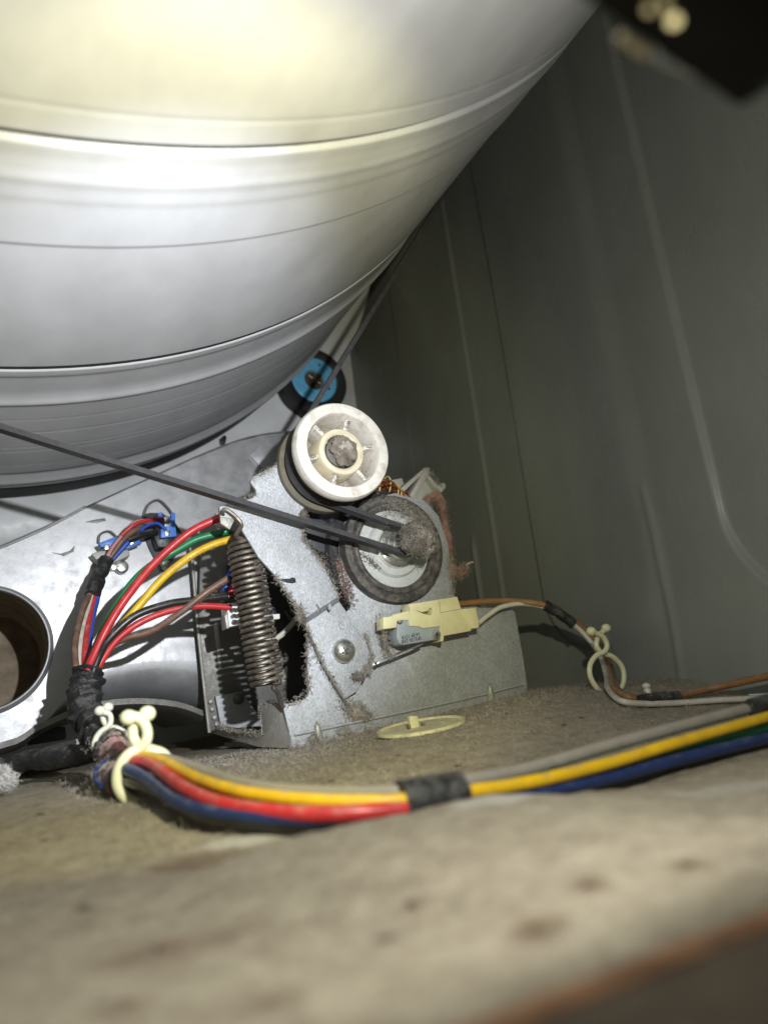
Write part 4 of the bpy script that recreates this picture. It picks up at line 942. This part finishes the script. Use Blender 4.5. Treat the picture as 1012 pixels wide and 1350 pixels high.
    wire(t, 'w_blue', Pp([(297, 780, 58), (299, 765, 58), (306, 752, 58)]), 0.25)
    wire(t, 'w_white', Pp([(318, 826, 58.5), (330, 840, 58.5), (350, 845, 58.6), (370, 838, 58.8), (392, 815, 59)]), 0.24)
    n = 420; strands('lint', along(Pp([(215, 760, 56.8), (250, 734, 56.6), (304, 711, 56.1)]), n, (.12, .12, .12)), rdir(n), .28, .014, 'lint', t, .9)
    n = 420; strands('lint', along(Pp([(200, 830, 57.1), (240, 806, 56.4), (300, 763, 55.8)]), n, (.14, .14, .14)), rdir(n), .4, .015, 'lint', t, .9)
make_harness()

def PL(px, py, h):              # sight line of a photo point, h above the floor
    r = ray(px, py)
    for Y in np.arange(12, 95, 0.05):
        q = r * (Y / r[1])
        if q[2] < floor_z(q[0], q[1]) + h: return q
    return q
def make_switch_cable():
    t = thing('switch_cable', P(800, 905, 51), 'brown and white two wire cable from the cream switch along the wall', 'cable')
    Pp = lambda l: [P(*q) if len(q) == 3 and q[2] > 1 else PL(q[0], q[1], q[2]) for q in l]
    wire(t, 'w_tan', Pp([(600, 797, 54), (640, 793, 53.6), (680, 793, 53), (720, 799, 52), (755, 818, 51.5), (778, 838, 51), (795, 862, 49.5), (803, 890, 47.5), (808, 908, .5), (826, 919, .45), (850, 921, .45), (890, 918, .5), (950, 905, 39.5), (1040, 886, 34)]), 0.27)
    wire(t, 'w_white', Pp([(630, 822, 53), (645, 810, 53), (662, 800, 53), (690, 796, 52.8), (722, 802, 52), (755, 823, 51.3), (775, 842, 50.8), (791, 866, 49.3), (799, 892, 47.2), (801, 908, .5), (818, 924, .4), (850, 928, .35), (890, 927, .35), (950, 923, .4), (1040, 919, .45)]), 0.22)
    wire(t, 'w_brown', Pp([(752, 820, 51.6), (782, 842, 51.2), (800, 868, 49.5), (808, 892, 47.5), (812, 906, .55), (822, 916, .5), (845, 922, .45)]), 0.26)
    for l, r in (([(718, 798, 51.9), (735, 807, 51.6), (756, 823, 51.2)], .48), ([(846, 925, .4), (870, 923, .42), (894, 921, .44)], .55)):
        p = smooth_path(Pp(l), 9); build('tape_wrap', tube(p, r, 14, wob=.25), 'tape', t)
    n = 380; strands('lint', along(Pp([(640, 793, 53.6), (720, 797, 52)]), 200, (.12, .12, .12)), rdir(200), .3, .014, 'lint', t)
    strands('lint', along(Pp([(798, 880, 48), (806, 908, .5), (850, 922, .6), (950, 905, .9)]), n, (.15, .15, .15)), rdir(n), .4, .014, 'lint', t)
make_switch_cable()

# low black cable on the floor, left
def make_floor_cable():
    p = [P(-30, 1022, 60), P(5, 1013, 59), P(40, 1003, 58), P(75, 1000, 56), P(110, 994, 54), P(140, 984, 51)]
    bm = tube(smooth_path(p, 8), 0.7, 12, wob=0.3); o = build('floor_cable', bm, 'tape', None, 60); props(o, 'black fabric wrapped cable lying on the floor under the blower', 'cable')
make_floor_cable()

# ================================================================== CABLE CLIPS
def make_clip(name_label, ballA, ballB, armA, armB, Y, r, mt, group, foot):
    t = thing('cable_clip', P(*foot, Y), name_label, 'cable clip', group)
    for arm, b, dy in ((armA, ballA, -0.22), (armB, ballB, 0.22)):
        pts = [P(x, y, Y + dy * (1 if i < 4 else 0.3)) for i, (x, y) in enumerate(arm)]
        build('arm', tube(smooth_path(pts, 7), r, 10), mt, t, smooth=60)
        build('ball_end', ball(P(b[0], b[1], Y + dy), b[2], 3, (1.05, 1, .98)), mt, t, smooth=80)
    c = P(*foot, Y); build('snap_foot', lathe([(-.35, 0.9 * r * 4), (0.0, r * 3.6), (.35, r * 1.5), (.5, 0)], c, (0, -.1, 1), 16), mt, t)
def z4(l): return [(100 + x / 4.6, 900 + y / 4.6) for x, y in l]
def z7(l): return [(740 + x / 3.72, 800 + y / 3.72) for x, y in l]
G = 'nylon cable clips on the floor'
make_clip('large yellowish nylon clip holding the red and yellow wires', (100 + 318 / 4.6, 900 + 212 / 4.6, .40), (100 + 432 / 4.6, 900 + 190 / 4.6, .42),
          z4([(330, 200), (395, 225), (430, 285), (428, 350), (385, 398), (315, 440), (265, 510), (250, 600), (275, 670), (330, 720), (400, 738), (470, 725)]),
          z4([(425, 195), (372, 230), (345, 280), (352, 345), (395, 392), (465, 410), (530, 435), (575, 500), (590, 580), (560, 660), (500, 712), (440, 738)]), 40.6, 0.275, 'clip', G, (192, 1074))
make_clip('small pale nylon clip round the black taped trunk', (100 + 145 / 4.6, 900 + 172 / 4.6, .30), (100 + 195 / 4.6, 900 + 150 / 4.6, .30),
          z4([(150, 178), (200, 190), (212, 225), (200, 262), (150, 300), (118, 350), (112, 410), (140, 465), (200, 500)]),
          z4([(190, 155), (165, 190), (168, 230), (195, 265), (250, 278), (300, 310), (325, 370), (318, 430), (280, 480), (215, 502)]), 49.0, 0.17, 'clip_pale', G, (144, 1012))
make_clip('nylon clip with ball ends gripping the brown and white cable by the wall', (740 + 145 / 3.72, 800 + 120 / 3.72, .37), (740 + 218 / 3.72, 800 + 105 / 3.72, .37),
          z7([(150, 122), (200, 145), (222, 185), (212, 218), (170, 240), (140, 285), (142, 345), (178, 405), (225, 438)]),
          z7([(212, 112), (178, 150), (172, 195), (200, 226), (250, 245), (293, 290), (306, 345), (292, 400), (255, 435), (228, 440)]), 45.6, 0.21, 'clip', G, (799, 920))

# ================================================================== SMALL THINGS
def make_plug():
    c = P(555, 957, 51.6)
    t = thing('floor_plug', c, 'cream oval plastic plug with an upright tab set in the floor before the bracket', 'plug')
    bm = lathe([(-0.1, 4.3), (0.09, 4.25), (0.12, 4.1), (0.05, 3.95), (-0.02, 3.9), (0.02, 0)], (0, 0, 0), (0, 0, 1), 64)
    A = PL(499, 966, .3); B = PL(614, 949, .3); YP = (A[1] + B[1]) / 2; half = np.linalg.norm(B - A) / 2; mid = (A + B) / 2
    slope = math.atan2(B[2] - A[2], B[0] - A[0])
    mt = Matrix.Translation(Vector(mid)) @ Matrix.Rotation(-slope, 4, 'Y') @ Matrix.Rotation(math.radians(5), 4, 'X') @ Matrix.Diagonal((half / 4.3, 0.6, 1, 1))
    bmesh.ops.transform(bm, matrix=mt, verts=bm.verts); build('disc', bm, 'plug_cream', t)
    build('tab', plate([(541, 962), (540, 944), (551, 944), (553, 960)], YP, 0.4, bev=.06), 'plug_cream', t)
    build('rear_lip', prism([P(556, 951, YP + 1.6), P(606, 944, YP + 1.6), P(609, 949, YP + 1.6), P(556, 957, YP + 1.6)], (0, .4, 0), bev=.05), 'plug_cream', t)
    for x, y in ((538, 956), (557, 953)): build('snap_slot', plate([(x, y), (x + 3, y - 1), (x + 4, y + 5), (x + 1, y + 6)], YP - .2, .3, bev=.04), 'dark_metal', t)
make_plug()
c = PF(853, 912); t = thing('floor_stud', c, 'small pale plastic stud standing on the floor near the wall', 'stud')
build('stem', lathe([(-0.5, .32), (.1, .28), (.25, .25)], c, (0, 0, 1), 16), 'clip_pale', t); build('stud_head', ball(c + (0, 0, .42), .33, 3, (1, 1, .8)), 'clip_pale', t)
t = thing('lint_tuft', P(4, 1030, 52), 'white tuft of lint on the floor at the end of the black cable', 'lint')
for c, r in ((P(6, 1025, 52), .55), (P(-6, 1030, 52), .7), (P(0, 1018, 52), .4), (P(12, 1031, 52), .35)): fuzzy(t, c, r, 'lint_white', (1.1, .9, .8), 500)
o = build('lint_tuft', ball(P(592, 1338, 13.2), 0.33, 3, (1.1, 1.0, .8), .5, 2.0), 'lint_white', None); props(o, 'small white speck of lint at the very front edge of the floor', 'lint')
o = build('floor_crumb', ball(PF(642, 933), 0.16, 2, (1, 1, .7), .4, 2), 'lint_white', None); props(o, 'tiny white crumb on the floor at the foot of the bracket', 'crumb')

cr = [((545, 1192), .22, 'dark crumb of dirt on the floor, alone under the middle of the bundle'), ((712, 1228), .34, 'largest dark crumb of dirt on the floor, near the orange edge'), ((777, 1168), .26, 'dark crumb between the largest one and the right hand one'),
      ((908, 1142), .30, 'dark crumb farthest to the right on the near floor'), ((222, 1250), .42, 'broad smear of brown dirt low on the near floor'), ((170, 1328), .24, 'small dark crumb at the bottom edge, left of the brown smear'), ((358, 1325), .24, 'small dark crumb at the bottom edge, right of the brown smear')]
for (px, py), r, lb in cr:
    c = PF(px, py); o = build('dirt_crumb', ball(c + (0, 0, .02), r * .55, 3, (1.1, 1, .4), .95, 2.6), 'dirt', None); props(o, lb, 'crumb', 'dirt crumbs on the near floor')

# ================================================================== ROLLER
def make_roller():
    t = thing('drum_roller', (35.9, 84, 36), 'blue hubbed black rubber roller under the rear edge of the drum', 'roller')
    ctr = (P(414, 501, 82.5)[0], 0, P(414, 501, 82.5)[2])
    build('tyre', lathe([(82.7, 3.05), (82.4, 3.15), (82.3, 3.3), (82.3, 4.4), (82.6, 4.65), (86.6, 4.65), (86.9, 4.3), (86.9, 2.5)], ctr, n=64), 'tyre', t)
    h = build('blue_hub', lathe([(82.75, 3.2), (82.35, 3.15), (82.2, 2.95), (82.25, 1.45), (82.5, 1.3), (83.4, 1.2)], ctr, n=56), 'blue', t)
    for k in range(9):
        a = 2 * math.pi * k / 9 + .3
        for rr in (1.9, 2.55):
            aa = a + (0.3 if rr > 2 else 0)
            build('moulded_dimple', lathe([(82.2, 0.24), (82.12, 0.20), (82.2, 0.12)], (ctr[0] + rr * math.cos(aa), 0, ctr[2] + rr * math.sin(aa)), n=12), 'blue', h)
    for a in (1.2, -0.6):
        build('peg_hole', lathe([(82.1, .18), (82.12, 0)], (ctr[0] + 2.2 * math.cos(a), 0, ctr[2] + 2.2 * math.sin(a)), n=12), 'ink', h)
    build('bearing', lathe([(82.6, 1.3), (82.7, 1.0), (83.2, .9), (83.3, 0)], ctr, n=32), 'brown_hole', t)
    build('axle', lathe([(83.2, .5), (81.7, .5), (81.5, .4), (81.5, 0)], ctr, n=24), 'brown_hole', t)
    rot = Matrix.Rotation(math.radians(35), 4, 'Y')
    build('split_clip', box((ctr[0] - .2, 81.9, ctr[2] - .2), (1.9, .12, .16), rot, .03), 'hub_cream', t)
    build('axle_bracket', plate([(436, 440), (447, 432), (456, 450), (452, 470), (440, 466)], 93, .6, bev=.06), 'backwall', t)
make_roller()

# ================================================================== TORCH
def make_torch():
    YF = 6.9
    t = thing('torch', P(972, 142, YF), 'black flat torch held close in the dark top corner, small amber lights on its side', 'torch')
    out = [P(x, y, YF) for x, y in ((700, -50), (968, 139), (978, 140), (1120, 50), (1120, -260), (700, -260))]
    build('casing', prism(out, (0, -2.6, 0), bev=0.07), 'torch', t)
    A, B = out[0], out[1]; e = _n(B - A); nrm = _n(np.cross(e, [0, 1, 0])); nrm = nrm if nrm @ (-A) > 0 else -nrm
    for px, mtl, rr in (((855, 12), 'lens_dim', 0.085), ((876, 5), 'lens_dim', 0.085), ((888, 27), 'lens', 0.12)):
        r = ray(*px); hit = r * ((A @ nrm) / (r @ nrm))
        build('indicator_lens', lathe([(-.05, rr), (0.015, rr * .9), (.03, 0)], hit, nrm, 20), mtl, t)
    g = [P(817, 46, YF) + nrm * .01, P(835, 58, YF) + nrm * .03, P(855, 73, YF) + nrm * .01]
    build('bezel_glint', tube(g, 0.075, 8), 'edge_glint', t)
    build('lens_window', prism([np.array([LAMP[0] + dx, YF + 0.004, LAMP[2] + dz]) for dx, dz in ((-.45, -.45), (.45, -.45), (.45, .45), (-.45, .45))], (0, .05, 0)), 'conn_white', t)
make_torch()

# ================================================================== FLOOR LINT (uncountable)
def make_floor_lint():
    n = 16000
    x = rng.random(n) * 46 + 3; y = 28.6 + rng.random(n) ** 0.8 * 30
    z = floor_z(x, y) + 0.03
    pos = np.stack([x, y, z], 1); d = rng.normal(0, 1, (n, 3)); d[:, 2] = np.abs(d[:, 2]) * 0.22
    o = strands('floor_lint', pos, d, 0.7, 0.021, 'lint', None, .7, (20, 40, -3)); props(o, 'fine hairs and lint scattered over the dusty floor')
    n = 800; x = 38 + rng.random(n) * 11.5; y = 44 + rng.random(n) * 18; pos = np.stack([x, y, floor_z(x, y) + .05], 1); d = rng.normal(0, 1, (n, 3)); d[:, 2] = np.abs(d[:, 2]) * .8
    o = strands('floor_lint', pos, d, 1.6, 0.012, 'lint_dark', None, .8, (45, 50, -2)); props(o, 'dark hairs gathered on the floor along the foot of the wall')
make_floor_lint()
